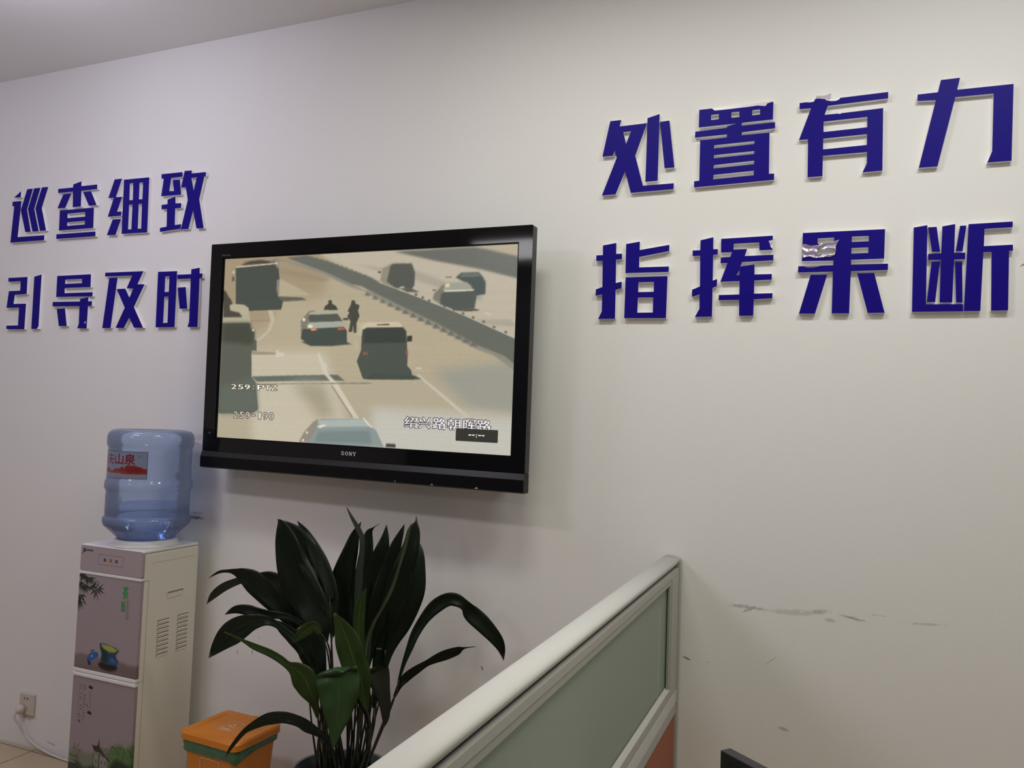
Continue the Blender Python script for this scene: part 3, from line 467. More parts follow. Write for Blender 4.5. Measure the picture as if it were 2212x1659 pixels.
# ------------------------------------------------------------------ the sixteen blue characters
M_pvc = mat('white_foam_board', (0.93, 0.93, 0.94), 0.45)
M_blue = mat('blue_gloss_film', (0.0100, 0.0040, 0.215), 0.45, spec=0.09)
M_film = mat('crumpled_lilac_film', (0.55, 0.48, 0.68), 0.22, metal=0.55)
M_film_w = mat('peeling_film_back', (0.70, 0.64, 0.72), 0.25, metal=0.1)
LAB = {
 '巡': 'raised blue Chinese character 巡, first of the upper line above the water cooler',
 '查': 'raised blue Chinese character 查, second of the upper line above the water cooler',
 '细': 'raised blue Chinese character 细, third of the upper line above the water cooler',
 '致': 'raised blue Chinese character 致, last of the upper line, just above the television corner',
 '引': 'raised blue Chinese character 引, first of the lower line above the water cooler',
 '导': 'raised blue Chinese character 导 with a small torn spot, second of the lower line',
 '及': 'raised blue Chinese character 及, third of the lower line above the water cooler',
 '时': 'raised blue Chinese character 时, last of the lower line, touching the television side',
 '处': 'raised blue Chinese character 处, first of the large upper line over the partition',
 '置': 'raised blue Chinese character 置 with film torn along its top edge',
 '有': 'raised blue Chinese character 有 with film peeling up from its top stroke',
 '力': 'raised blue Chinese character 力, two bold strokes, ending the large upper line',
 '指': 'raised blue Chinese character 指, first of the large lower line beside the television',
 '挥': 'raised blue Chinese character 挥 with a chipped corner at its top stroke',
 '果': 'raised blue Chinese character 果 with crumpled lilac film on its upper box',
 '断': 'raised blue Chinese character 断, densest one, ending the large lower line',
}
for ch, cx, cz, shapes, face, films in GLYPHS:
    g = 'raised blue slogan characters on the white wall'
    sh = [[[(p[0] * 1e-4, p[1] * 1e-4) for p in l] for l in s] for s in shapes]
    bm = bmesh.new()
    for s in sh: slab(bm, s, -0.0125, -0.0003)
    root = obj('wall_character', bm, M_pvc); root.location = (cx, 0, cz); tag(root, LAB[ch], 'wall lettering', g)
    bm = bmesh.new()
    for i, s in enumerate(sh):
        if face and face[0] == i: s = [[(p[0] * 1e-4, p[1] * 1e-4) for p in face[1]]] + s[1:]
        slab(bm, s, -0.0137, -0.0126)
    f = obj('blue_face', bm, M_blue, root)
    for pts, bulge in films:
        P = [(p[0] * 1e-4, p[1] * 1e-4) for p in pts]; bm = bmesh.new()
        holes = [sh[0][2]] if ch == '果' and len(P) > 10 else []
        if bulge > .0015:                                     # loose film: a wrinkled sheet standing off the board
            lo, hi = np.min(P, 0), np.max(P, 0); st = .0011; zt = lo[1]; span = hi[1] - lo[1]; V = {}
            def inside(x, z, poly):
                c = False
                for (ax, az), (bx, bz) in zip(poly, poly[1:] + poly[:1]):
                    if (az > z) != (bz > z) and x < (bx-ax) * (z-az) / (bz-az) + ax: c = not c
                return c
            nx, nz_ = int((hi[0]-lo[0]) / st) + 2, int(span / st) + 2
            for a in range(nx):
                for b in range(nz_):
                    x, z = lo[0] + a*st, lo[1] + b*st
                    if inside(x, z, P) and not any(inside(x, z, h) for h in holes):
                        w = .5 + .5 * math.sin(z*330 + 1.6*math.sin(x*70) + .8*math.sin(x*190)); w = .6*w + .4 * (.5 + .5*math.sin(x*150 - z*120 + math.sin(z*200)))
                        y = -.0142 - bulge * w * .75
                        if ch == '有': y = -.0140 - .004 * ((z - zt) / span) ** 1.4 - .002 * math.sin(x*160)
                        V[a, b] = (bm.verts.new((x, y, z)), bm.verts.new((x, y + .0003, z)))
            for (a, b) in V:
                q = [(a, b), (a+1, b), (a+1, b+1), (a, b+1)]
                if all(k in V for k in q):
                    bm.faces.new([V[k][0] for k in q]); bm.faces.new([V[k][1] for k in reversed(q)])
            bmesh.ops.delete(bm, geom=[v for v in bm.verts if not v.link_faces], context='VERTS')
            for e in [e for e in bm.edges if len(e.link_faces) == 1]: pass
        else: slab(bm, [P] + holes, -.0146, -.0138)
        fo = obj('peeling_film', bm, M_film if ch in '果导' else M_film_w, root, smooth=bulge > .0015)
        fo['label'] = 'crumpled lilac film' if ch in '果导' else 'whitish peeled film'

# ------------------------------------------------------------------ television
M_black = mat('gloss_black_bezel', (0.002, 0.002, 0.003), 0.05, spec=0.32)
M_bar = mat('satin_black_plastic', (0.004, 0.004, 0.005), 0.3, spec=0.16)
M_barb = mat('bevel_reflection_black', (0.020, 0.021, 0.026), 0.25, spec=0.4)  # lighter bluish tone paints the reflection along the bar's bevel
M_dark = mat('matt_black_plastic', (0.012, 0.012, 0.012), 0.5)
M_silver = mat('silver_print', (0.62, 0.62, 0.64), 0.35)
M_dim = mat('dim_grey_print', (0.10, 0.10, 0.11), 0.4)
tv = thing('television', 'large black flat television showing a road traffic camera picture, hung on the white wall', 'television', (-1.40060, -0.13, 1.60868))
tv.rotation_euler = (Matrix.Rotation(-0.012, 3, 'Z') @ Matrix.Rotation(0.02, 3, 'X') @ Matrix.Rotation(0.009, 3, 'Y')).to_euler()
TX0, TX1, TZ0, TZ1 = -0.6955, 0.556, -0.411, 0.3925
SX0, SX1, SZ0, SZ1 = -0.6367, 0.5072, -0.301, 0.338
ZBAR = -0.352
bm = bmesh.new(); slab(bm, [rrect(TX0, TX1, ZBAR, TZ1, 0.004), [(SX0-.004, SZ0-.004), (SX1+.004, SZ0-.004), (SX1+.004, SZ1+.004), (SX0-.004, SZ1+.004)]], 0.0, 0.034)
obj('bezel', bm, M_black, tv, bevel=0.0025, segs=3)
bm = bmesh.new(); slab(bm, [[(SX0-.0045, SZ0-.0045), (SX1+.0045, SZ0-.0045), (SX1+.0045, SZ1+.0045), (SX0-.0045, SZ1+.0045)], [(SX0, SZ0), (SX1, SZ0), (SX1, SZ1), (SX0, SZ1)]], 0.003, 0.02)
obj('screen_surround', bm, M_bar, tv)
bm = bmesh.new()
prof = [(0.034, TZ0), (0.0, TZ0), (-0.006, TZ0+.004), (-0.006, ZBAR-.0185), (0.0, ZBAR-.0005), (0.034, ZBAR-.0005)]
va = [bm.verts.new((TX0-.002, y, z)) for y, z in prof]; vb = [bm.verts.new((TX1, y, z)) for y, z in prof]
for i in range(6): bm.faces.new((va[i], vb[i], vb[(i+1) % 6], va[(i+1) % 6]))
bm.faces.new(va[::-1]); bm.faces.new(vb)
bar = obj('speaker_bar', bm, [M_bar, M_barb], tv)
for p in bar.data.polygons:
    if abs(p.center.z - (ZBAR-.0095)) < .002 and p.normal.y < -.1: p.material_index = 1
obj('back_housing', box(TX0+.05, TX1-.05, 0.0345, 0.098, TZ0+.06, TZ1-.04), M_dark, tv, bevel=0.01)
obj('wall_bracket', box(-.22, .22, 0.0985, 0.117, -.16, .16), M_dark, tv)
# the picture on the screen
pic = Pic(1000, 560, (186, 172, 140))
for col, b, a, pts in SCREEN_SHAPES: pic.poly([(x/2, y/2) for x, y in pts], col, a, b * .55)
pic.a = Pic.blur1(pic.a, 1.1); gy = pic.a.mean(2, keepdims=True); pic.a = gy + (pic.a - gy) * .80
nz = rng.normal(0, 1, (560, 250, 1)).repeat(4, 1); rows = rng.normal(0, 1, (560, 1, 1)); pic.a *= 1 + 0.010 * nz + 0.008 * rows
def osd(txt, x0, y0, x1, y1, col, out, ocol, a=1):
    m = pic.textmask(txt, x0, y0, x1, y1); pic.put(Pic.grow(m, out), ocol); pic.put(m, col, a)
for ch, x0, x1 in (('2', 47, 67), ('5', 74, 94), ('9', 101, 120), (':', 131, 137), ('P', 150, 177), ('T', 180, 199), ('Z', 202, 224)):
    m = pic.textmask(ch, x0, 393 if ch != ':' else 396, x1, 408 if ch != ':' else 405); m = m | np.roll(m, 1, 1); pic.put(Pic.grow(m, 2), (70, 60, 40)); pic.put(m, (255, 253, 240))
for ch, x0, x1 in (('2', 63, 78), ('5', 86, 102), ('9', 110, 125), ('-', 132, 147), ('1', 159, 168), ('9', 176, 194), ('0', 200, 216)):
    y0, y1 = (477, 497) if ch != '-' else (485, 488)
    m = pic.textmask(ch, x0, y0, x1, y1); pic.put(Pic.grow(m, 2), (78, 70, 62)); pic.put(Pic.grow(m, 0), (222, 214, 200))
for ch, x0, x1 in (('绍', 673, 713), ('兴', 718, 755), ('路', 763, 803), ('朝', 808, 847), ('晖', 856, 893), ('路', 897, 938)):
    m = pic.textmask(ch, x0, 470, x1, 500); pic.put(Pic.grow(m, 2), (62, 52, 66)); pic.put(m | np.roll(m, 1, 1), (250, 246, 244))
pic.poly([(x, 560 - y) for x, y in rrect(835.5, 960, 560-529.5, 560-495, 3)], (52, 51, 46))
for x0, x1 in ((873.5, 882), (884, 892.5), (902.5, 911), (913, 921.5)): pic.poly([(x0, 510.2), (x1, 510.2), (x1, 512.8), (x0, 512.8)], (250, 248, 240))
for y0 in (508.5, 514): pic.poly([(896.4, y0), (898.4, y0), (898.4, y0+4), (896.4, y0+4)], (250, 248, 240))
M_screen = pic_mat('traffic_camera_picture', pic, rough=0.22, spec=0.35, emit=1.0 / 2 ** EXPOSURE * 0.93)
quad_uv('screen', [(SX0, .008, SZ1), (SX1, .008, SZ1), (SX1, .008, SZ0), (SX0, .008, SZ0)], M_screen, tv)
# maker's lettering
def ribbon(bm, pts, w, y0, y1):
    for (ax, az), (bx, bz) in zip(pts, pts[1:]):
        L = math.hypot(bx-ax, bz-az); nx, nz_ = -(bz-az)/L*w/2, (bx-ax)/L*w/2; ex, ez = (bx-ax)/L*w*.12, (bz-az)/L*w*.12
        slab(bm, [[(ax+nx-ex, az+nz_-ez), (bx+nx+ex, bz+nz_+ez), (bx-nx+ex, bz-nz_+ez), (ax-nx-ex, az-nz_-ez)]], y0, y1)
bm = bmesh.new(); X0, Z0, hh, ww = -0.0975, -0.3337, 0.0125, 0.0122; th, tn = 0.0030, 0.0012
def at(i, u, v): return (X0 + i * 0.0153 + u * ww, Z0 + v * hh)
ribbon(bm, [at(0, .80, .72), at(0, .72, .90), at(0, .45, .96), at(0, .15, .86), at(0, .15, .66), at(0, .5, .52), at(0, .82, .38), at(0, .82, .14), at(0, .5, .04), at(0, .2, .1), at(0, .1, .3)], 0.0019, -.0006, -.0001)
ring = lambda i, r: [at(i, .5 + .5*r*math.cos(2*PI*k/24), .5 + .5*(r if r == 1 else .8)*math.sin(2*PI*k/24)) for k in range(24)]
slab(bm, [ring(1, 1.0), ring(1, .56)], -.0006, -.0001)
for q in ([(.02, 0), (.02, 1)],): pass
ribbon(bm, [at(2, .16, .02), at(2, .16, .98)], tn, -.0006, -.0001); ribbon(bm, [at(2, .86, .02), at(2, .86, .98)], tn, -.0006, -.0001)
ribbon(bm, [at(2, .2, .92), at(2, .82, .06)], th, -.0008, -.0001)
for a, b in (((2, .0, .03), (2, .34, .03)), ((2, -.02, .97), (2, .32, .97)), ((2, .68, .97), (2, 1.04, .97)), ((3, .3, .03), (3, .74, .03)), ((3, -.06, .97), (3, .36, .97)), ((3, .66, .97), (3, 1.06, .97))):
    ribbon(bm, [at(*a), at(*b)], 0.0009, -.0006, -.0001)
ribbon(bm, [at(3, .14, .95), at(3, .52, .42)], th, -.0006, -.0001); ribbon(bm, [at(3, .86, .95), at(3, .52, .42)], tn, -.0007, -.0001); ribbon(bm, [at(3, .52, .48), at(3, .52, .03)], th, -.0008, -.0001)
obj('maker_lettering', bm, M_silver, tv)
def text_plate(name, txt, x0, x1, z0, z1, y0, y1, m, parent):
    v, t = text_tris(txt); lo, hi = v.min(0), v.max(0); q = (v - lo) / (hi - lo); bm = bmesh.new()
    vv = [bm.verts.new((x0 + a*(x1-x0), y0, z0 + b*(z1-z0))) for a, b in q]
    for tr in t:
        try: bm.faces.new([vv[i] for i in tr])
        except ValueError: pass
    ex = bmesh.ops.extrude_face_region(bm, geom=bm.faces[:]); 
    for g in ex['geom']:
        if isinstance(g, bmesh.types.BMVert): g.co.y = y1
    return obj(name, bm, m, parent)
text_plate('corner_lettering', 'BRAVIA', -.6444, -.6055, .3475, .3535, -.0004, -.0001, M_dim, tv)
bm = bmesh.new()
for x, w, h in ((.1155, .0012, .006), (.2487, .005, .003), (.4026, .006, .004)):
    bm = bmesh.new(); slab(bm, [[(x-w, -.406), (x+w, -.406), (x, -.406+h)]], -.0066, -.0061); obj('indicator_mark', bm, M_silver, tv)
bm = bmesh.new()
for x, w in ((.088, .016), (.118, .006), (.142, .008)):
    for k in range(3):
        add_box(bm, x + w*k/3, x + w*(k+.7)/3, -.0042, -.0036, -.3618, -.3604)
obj('status_print', bm, M_dim, tv)

# ------------------------------------------------------------------ water cooler
M_cream = mat('cream_white_plastic', (0.72, 0.70, 0.615), 0.42, noise=0.03, nscale=9)
M_white = mat('white_plastic', (0.74, 0.73, 0.73), 0.35)
M_slot = mat('dark_slot', (0.10, 0.09, 0.07), 0.7)
CX0, CX1, CYF, CYB, CZT = -2.449, -2.156, -0.298, -0.045, 0.9235
wc = thing('water_cooler', 'tall white floor standing water cooler with bamboo printed doors', 'water cooler', (0, 0, 0))
def rel(o): return o
bm = bmesh.new(); slab(bm, [[(CX0, 0.02), (CX1, 0.02), (CX1, CZT-.012), (CX0, CZT-.012)]], CYF+.012, CYB)
obj('cabinet', bm, M_cream, wc, bevel=0.006)
obj('plinth', box(CX0+.01, CX1-.01, CYF+.02, CYB-.01, 0.0, 0.0195), M_dark, wc)
bm = box(CX0, CX1, CYF+.001, CYB, CZT-.0115, CZT); obj('top_cover', bm, M_white, wc, bevel=0.006, segs=3)
BX, BY = -2.2755, -0.178
obj('bottle_seat', lathe([(0.118, CZT+.0002), (0.118, CZT+.004), (0.107, CZT+.006), (0.106, CZT+.017), (0.100, CZT+.022), (0.085, CZT+.022), (0.080, CZT+.005)], 48, BX, BY), M_white, wc, smooth=False, bevel=0.002)
# control panel
W, H = CX1 - CX0, 0.088; p = Pic(580, 176, (141, 129, 134))
def wx(x): return (x - CX0) / W * 580
def wz(z): return (CZT - .004 - z) / H * 176
for z in (0,): pass
p.line([(wx(-2.3617), wz(.8944)), (wx(-2.2448), wz(.8944)), (wx(-2.2448), wz(.8599)), (wx(-2.3617), wz(.8599)), (wx(-2.3617), wz(.8944))], 1.8, (66, 52, 58))
for x, c in ((-2.3311, (72, 62, 66)), (-2.3032, (120, 72, 40)), (-2.2758, (70, 60, 64))): p.poly([(wx(x-.0055), wz(.8825)), (wx(x+.0055), wz(.8825)), (wx(x+.0055), wz(.8715)), (wx(x-.0055), wz(.8715))], c, 1, .7)
p.ell(wx(-2.3032), wz(.877), 3, 4, (205, 120, 40), 1, 1)
p.ell(wx(-2.4325), wz(.9025), 13, 14, (34, 22, 30), 1, .6); p.ell(wx(-2.4325), wz(.9025), 6.5, 7.5, (125, 112, 118), 1, .8); p.line([(wx(-2.434), wz(.8965)), (wx(-2.426), wz(.909))], 4.5, (34, 22, 30), 1, .6); p.line([(wx(-2.438), wz(.8965)), (wx(-2.442), wz(.889))], 5, (34, 22, 30), 1, .6)
p.line([(wx(-2.424 + .0012*k), wz(.9035 + (.0028 if k % 2 else -.0028))) for k in range(29)], 3.0, (46, 32, 40), .8, 1.0); p.line([(wx(-2.392), wz(.9005)), (wx(-2.389), wz(.8965))], 3, (46, 32, 40), .8, .8)
bm_front = CYF
def front_panel(name, picm, x0, x1, z0, z1, rad=0.0):
    bm = bmesh.new(); slab(bm, [rrect(x0, x1, z0, z1, rad) if rad else [(x0, z0), (x1, z0), (x1, z1), (x0, z1)]], CYF, CYF+.0115)
    uvl = bm.loops.layers.uv.new('UVMap')
    for f in bm.faces:
        for l in f.loops: l[uvl].uv = ((l.vert.co.x - x0) / (x1 - x0), (l.vert.co.z - z0) / (z1 - z0))
    return obj(name, bm, picm, wc)
front_panel('control_panel', pic_mat('control_panel_print', p, rough=0.2, spec=.3, gain=1.17), CX0+.001, CX1-.001, CZT-.004-H, CZT-.004, .006)
zt1 = CZT-.004-H
bm = box(CX0, CX1, CYF-.002, CYF+.0118, .8205, zt1-.0012); obj('upper_trim', bm, M_white, wc, bevel=0.002)
# upper door print
DZ1, DZ0 = .8195, .4965; p = Pic(600, 664, (134, 123, 128))
def dx(x): return (x - CX0) / W * 600
def dz(z): return (DZ1 - z) / (DZ1 - DZ0) * 664
p.poly([(0, 664), (0, 575), (60, 560), (200, 565), (340, 572), (470, 566), (520, 580), (600, 575), (600, 664)], (104, 92, 92), 1, 8)
p.poly([(430, 610), (600, 590), (600, 664), (0, 664), (100, 640)], (94, 82, 82), .7, 14)
def leafstroke(x, y, L, w, ang, col):
    c, s = math.cos(ang), math.sin(ang)
    pts = [(x, y), (x + c*L*.35 - s*w, y + s*L*.35 + c*w), (x + c*L, y + s*L), (x + c*L*.35 + s*w, y + s*L*.35 - c*w)]
    p.poly(pts, col, 1, .5)
for x, y, n, a0, a1, L in ((30, 0, 12, .2, 2.9, 60), (90, 20, 13, .1, 3.0, 75), (60, 75, 12, .3, 3.0, 80), (130, 70, 8, -.6, 2.2, 70), (180, 95, 9, -1.2, 2.6, 95), (20, 150, 10, .2, 2.6, 90), (0, 195, 7, .2, 1.9, 80), (10, 60, 9, .3, 2.6, 70)):
    for k in range(n):
        a = a0 + (a1-a0) * k/(n-1) + random.uniform(-.15, .15); leafstroke(x + random.uniform(-8, 8), y + random.uniform(-6, 6), L*random.uniform(.7, 1.1), random.uniform(5, 8), a, random.choice([(28, 34, 28), (36, 46, 34), (44, 62, 42), (24, 26, 24)]))
p.line([(0, 5), (95, 30), (180, 95)], 4, (32, 34, 28)); p.line([(20, 0), (15, 150), (0, 220)], 5, (34, 36, 30))
m = p.textmask('茶', dx(-2.238), dz(.7975), dx(-2.211), dz(.7555)); p.put(Pic.grow(m, 2), (40, 120, 62), 1, .7)
m = p.textmask('藝', dx(-2.2425), dz(.7475), dx(-2.222), dz(.7115)); p.put(Pic.grow(m, 1), (52, 110, 66), 1, .7)
bx = [(dx(-2.2195), dz(.7555)), (dx(-2.2035), dz(.7555)), (dx(-2.2035), dz(.690)), (dx(-2.2195), dz(.690)), (dx(-2.2195), dz(.7555))]
p.line(bx, 1.6, (84, 60, 70))
for k in range(9):
    yy = dz(.750) + k * 14; p.line([(dx(-2.215) + random.uniform(-2, 3), yy), (dx(-2.2085) + random.uniform(-4, 3), yy + random.uniform(2, 9))], 3.0, (48, 34, 40)); p.line([(dx(-2.2115), yy - 1), (dx(-2.2115) + random.uniform(-3, 3), yy + 8)], 2.4, (52, 38, 44))
cxp, czp = dx(-2.284), dz(.548)
p.ell(cxp - 8, dz(.521), 92, 32, (28, 22, 24), 1, 7)
cup = [(-2.333, .592), (-2.329, .580), (-2.322, .566), (-2.319, .556), (-2.322, .547), (-2.324, .538), (-2.318, .531), (-2.300, .527), (-2.270, .526), (-2.250, .529), (-2.239, .537), (-2.241, .546), (-2.250, .554), (-2.253, .561), (-2.247, .570), (-2.238, .579), (-2.258, .588), (-2.300, .594)]
p.poly([(dx(x), dz(z)) for x, z in cup], (34, 60, 82), 1, 2.5)
p.poly([(dx(x), dz(z)) for x, z in ((-2.330, .586), (-2.318, .556), (-2.320, .538), (-2.296, .530), (-2.288, .552), (-2.296, .574))], (22, 44, 52), 1, 6)
p.ell(dx(-2.262), dz(.538), 44, 15, (34, 74, 130), 1, 5); p.ell(dx(-2.270), dz(.545), 24, 8, (70, 110, 160), .6, 5)
p.poly([(dx(x), dz(z)) for x, z in ((-2.327, .588), (-2.310, .592), (-2.275, .590), (-2.245, .580), (-2.258, .571), (-2.285, .569), (-2.312, .577))], (138, 142, 66), 1, 4)
p.line([(dx(-2.333), dz(.594)), (dx(-2.318), dz(.596)), (dx(-2.296), dz(.594))], 3, (90, 84, 86), 1, 1)
p.poly([(dx(-2.388), dz(.531)), (dx(-2.378), dz(.552)), (dx(-2.360), dz(.561)), (dx(-2.338), dz(.560)), (dx(-2.334), dz(.548)), (dx(-2.352), dz(.538)), (dx(-2.366), dz(.527)), (dx(-2.378), dz(.516))], (40, 78, 138), 1, 2)
p.poly([(dx(-2.388), dz(.530)), (dx(-2.380), dz(.527)), (dx(-2.366), dz(.516)), (dx(-2.378), dz(.512))], (26, 24, 40), 1, 3); p.ell(dx(-2.366), dz(.545), 12, 8, (120, 160, 200), .8, 3); p.line([(dx(-2.374), dz(.561)), (dx(-2.356), dz(.566))], 6, (22, 26, 40), 1, 1)
front_panel('upper_door', pic_mat('tea_print', p, rough=0.2, spec=.3, gain=1.17), CX0+.001, CX1-.001, DZ0, DZ1)
obj('upper_door_trim', box(CX0, CX1, CYF-.002, CYF+.0118, .4830, .4955), M_white, wc, bevel=0.002)
obj('lower_door_trim', box(CX0, CX1, CYF-.003, CYF+.0118, .4685, .4818), M_white, wc, bevel=0.003)
LZ1, LZ0 = .4675, .06; p = Pic(580, 808, (128, 117, 122))
DZ1, DZ0 = LZ1, LZ0
def dx(x): return (x - CX0) / W * 580
def dz(z): return (LZ1 - z) / (LZ1 - LZ0) * 808
p.line([(dx(-2.4163), dz(.4445)), (dx(-2.4163), dz(.318))], 1.8, (78, 66, 72)); p.line([(dx(-2.3960), dz(.4445)), (dx(-2.3960), dz(.315))], 1.8, (78, 66, 72))
def column(x, z0, z1, n, w, dens, col, st=3.2):
    for k in range(n):
        z = z0 + (z1 - z0) * k / (n-1)
        if random.random() < .12: continue
        for j in range(dens):
            a = random.uniform(-1, 1); u, v = dx(x) + random.uniform(-w, w), dz(z) + random.uniform(-4, 4)
            p.line([(u, v), (u + random.uniform(-w, w)*1.1, v + random.uniform(2, 8))], st, col, 1, .4)
column(-2.4070, .440, .322, 13, 5, 4, (40, 26, 34)); column(-2.3870, .440, .318, 13, 5, 4, (44, 30, 38)); column(-2.3612, .424, .362, 7, 7, 5, (70, 58, 64), 2.2)
for z in (.438, .352): p.poly([(dx(-2.370), dz(z+.006)), (dx(-2.352), dz(z+.004)), (dx(-2.353), dz(z-.006)), (dx(-2.371), dz(z-.003))], (30, 20, 26), 1, 1.4)
p.poly([(dx(-2.4125), dz(.3215)), (dx(-2.4035), dz(.3205)), (dx(-2.404), dz(.312)), (dx(-2.4125), dz(.313))], (108, 40, 120), 1, 1.5)
p.ell(dx(-2.3755), dz(.374), 5, 10, (88, 56, 64), 1, 2)
# garden scene at the door foot
p.poly([(0, 520), (60, 470), (150, 500), (330, 470), (400, 445), (520, 440), (580, 400), (580, 808), (0, 808)], (100, 104, 92), 1, 14)
p.poly([(350, 460), (430, 400), (490, 385), (520, 415), (580, 370), (580, 620), (340, 560)], (72, 96, 60), 1, 14)
for k in range(170):
    x = random.uniform(350, 580); y = random.uniform(400, 560) ; leafstroke(x, y, random.uniform(10, 34), random.uniform(2, 5), random.uniform(0, 3.1), random.choice([(60, 92, 54), (84, 112, 62), (44, 74, 46), (96, 118, 72), (32, 52, 36)]))
p.poly([(380, 560), (440, 490), (520, 500), (580, 520), (580, 808), (330, 808), (320, 640)], (30, 44, 34), 1, 12)
p.poly([(215, 430), (232, 436), (268, 432), (282, 380), (286, 430), (330, 468), (380, 505), (395, 516), (330, 510), (270, 476), (240, 468)], (42, 40, 36), 1, 1.5)
p.poly([(280, 428), (330, 440), (395, 500), (340, 480)], (96, 98, 90), 1, 5)
p.poly([(232, 480), (280, 470), (380, 515), (380, 620), (232, 600)], (104, 106, 98), 1, 3)
for x0 in (246, 296, 330): p.ell(x0 + 14, 530, 15, 36, (124, 124, 116), 1, 3); p.ell(x0 + 16, 535, 6, 16, (66, 66, 60), 1, 3)
for x0 in (236, 288, 292, 372): p.line([(x0, 485), (x0, 600)], 3.5, (46, 46, 42), 1, .8)
p.poly([(150, 600), (240, 570), (330, 600), (400, 640), (400, 808), (0, 808), (0, 590), (80, 560)], (44, 52, 46), 1, 10)
for k in range(14): p.ell(random.uniform(15, 105), random.uniform(445, 540), random.uniform(3, 7), random.uniform(2, 5), (60, 52, 48), 1, 1)
p.line([(10, 535), (60, 540), (100, 552)], 6, (74, 60, 56), 1, 1.5); p.line([(10, 575), (70, 580)], 6, (140, 128, 118), 1, 2)
for k in range(12):
    x = random.uniform(380, 570); p.line([(x, 600), (x + random.uniform(-4, 4), 790)], random.uniform(3, 10), random.choice([(96, 110, 100), (58, 76, 64), (22, 30, 26)]), .8, 2)
front_panel('lower_door', pic_mat('garden_print', p, rough=0.2, spec=.3, gain=1.17), CX0+.001, CX1-.001, LZ0, LZ1)
# cabinet side details (the side that faces the plant)
bm = bmesh.new()
for y0, y1, z0 in ((-.2191, -.1677, .6742), (-.1305, -.0806, .6745)):
    pass
for y0, y1, z0 in ((-.2193, -.1678, .6740), (-.1303, -.0808, .6744)):
    bm = bmesh.new()
    for k in range(9):
        z = z0 - k * .01465
        add_box(bm, CX1 + .0001, CX1 + .0010, y0, y1, z - .0014, z + .0010)
        v = [bm.verts.new(q) for q in ((CX1+.0002, y0, z-.001), (CX1+.0002, y1, z-.001), (CX1+.0034, y1-.004, z-.0055), (CX1+.0034, y0+.002, z-.0055), (CX1+.0002, y0+.002, z-.0090), (CX1+.0002, y1-.006, z-.0090))]
        bm.faces.new((v[0], v[1], v[2], v[3])); bm.faces.new((v[3], v[2], v[5], v[4]))
    o = obj('side_vent', bm, [M_slot, M_cream], wc)
    for q in o.data.polygons: q.material_index = 0 if q.index % 8 < 6 else 1
bm = bmesh.new()
slab(bm, [[(-.1855, .7690), (-.1100, .7700), (-.1110, .7560), (-.1215, .7475), (-.1835, .7450)], [(-.183, .7668), (-.112, .7678), (-.113, .7565), (-.122, .7495), (-.181, .7470)]], CX1+.0002, CX1+.0030, to3=lambda a, b, c: (c, a, b))
obj('grip_rim', bm, M_cream, wc)
bm = bmesh.new(); slab(bm, [[(-.183, .7668), (-.112, .7678), (-.1125, .7620), (-.183, .7600)]], CX1+.0001, CX1+.0004, to3=lambda a, b, c: (c, a, b))
obj('grip_shadow', bm, mat('grip_shade', (0.30, 0.28, 0.22), 0.6), wc)  # flat dark strip painting the shadow under the grip's upper edge
bm = bmesh.new()
for a, b, c, d in ((-.2672, -.2665, .06, .8195), (-.298, -.2668, .8196, .8206), (-.298, -.2668, .4833, .4840), (-.2535, -.0648, .8772, .8776), (-.2535, -.2531, .8690, .8776)):
    add_box(bm, CX1 + .0001, CX1 + .0004, a, b, c, d)
obj('side_seam', bm, M_slot, wc)

# ------------------------------------------------------------------ water bottle
def clear_mat(name, tint, haze, hazecol, rough=0.08, fres=0.9):
    m = bpy.data.materials.new(name); m.use_nodes = True; nt = m.node_tree; N, K = nt.nodes, nt.links
    for n in list(N): N.remove(n)
    out = N.new('ShaderNodeOutputMaterial'); tr = N.new('ShaderNodeBsdfTransparent'); tr.inputs[0].default_value = (*tint, 1)
    lw = N.new('ShaderNodeLayerWeight'); lw.inputs[0].default_value = 0.5; pw = N.new('ShaderNodeMath'); pw.operation = 'POWER'; pw.inputs[1].default_value = 2.5; K.new(lw.outputs['Facing'], pw.inputs[0])
    tm = N.new('ShaderNodeMix'); tm.data_type = 'RGBA'; tm.inputs[6].default_value = (*tint, 1); tm.inputs[7].default_value = (*[c ** 4 for c in tint], 1); K.new(pw.outputs[0], tm.inputs[0]); K.new(tm.outputs[2], tr.inputs[0])
    df = N.new('ShaderNodeBsdfDiffuse'); df.inputs[0].default_value = (*hazecol, 1); tl = N.new('ShaderNodeBsdfTranslucent'); tl.inputs[0].default_value = (*hazecol, 1)
    m0 = N.new('ShaderNodeMixShader'); m0.inputs[0].default_value = 0.5; K.new(df.outputs[0], m0.inputs[1]); K.new(tl.outputs[0], m0.inputs[2])
    m1 = N.new('ShaderNodeMixShader'); m1.inputs[0].default_value = haze; K.new(tr.outputs[0], m1.inputs[1]); K.new(m0.outputs[0], m1.inputs[2])
    gl = N.new('ShaderNodeBsdfGlossy'); gl.inputs['Roughness'].default_value = rough
    fr = N.new('ShaderNodeFresnel'); fr.inputs[0].default_value = 1.45
    mu = N.new('ShaderNodeMath'); mu.operation = 'MULTIPLY'; mu.inputs[1].default_value = fres; K.new(fr.outputs[0], mu.inputs[0])
    m2 = N.new('ShaderNodeMixShader'); K.new(mu.outputs[0], m2.inputs[0]); K.new(m1.outputs[0], m2.inputs[1]); K.new(gl.outputs[0], m2.inputs[2])
    K.new(m2.outputs[0], out.inputs[0]); return m
M_bot = clear_mat('blue_bottle_plastic', (0.80, 0.89, 1.0), 0.40, (0.60, 0.71, 1.0), rough=0.06)
M_water = clear_mat('water_in_bottle', (0.66, 0.82, 1.0), 0.10, (0.36, 0.54, 0.95), rough=0.03)
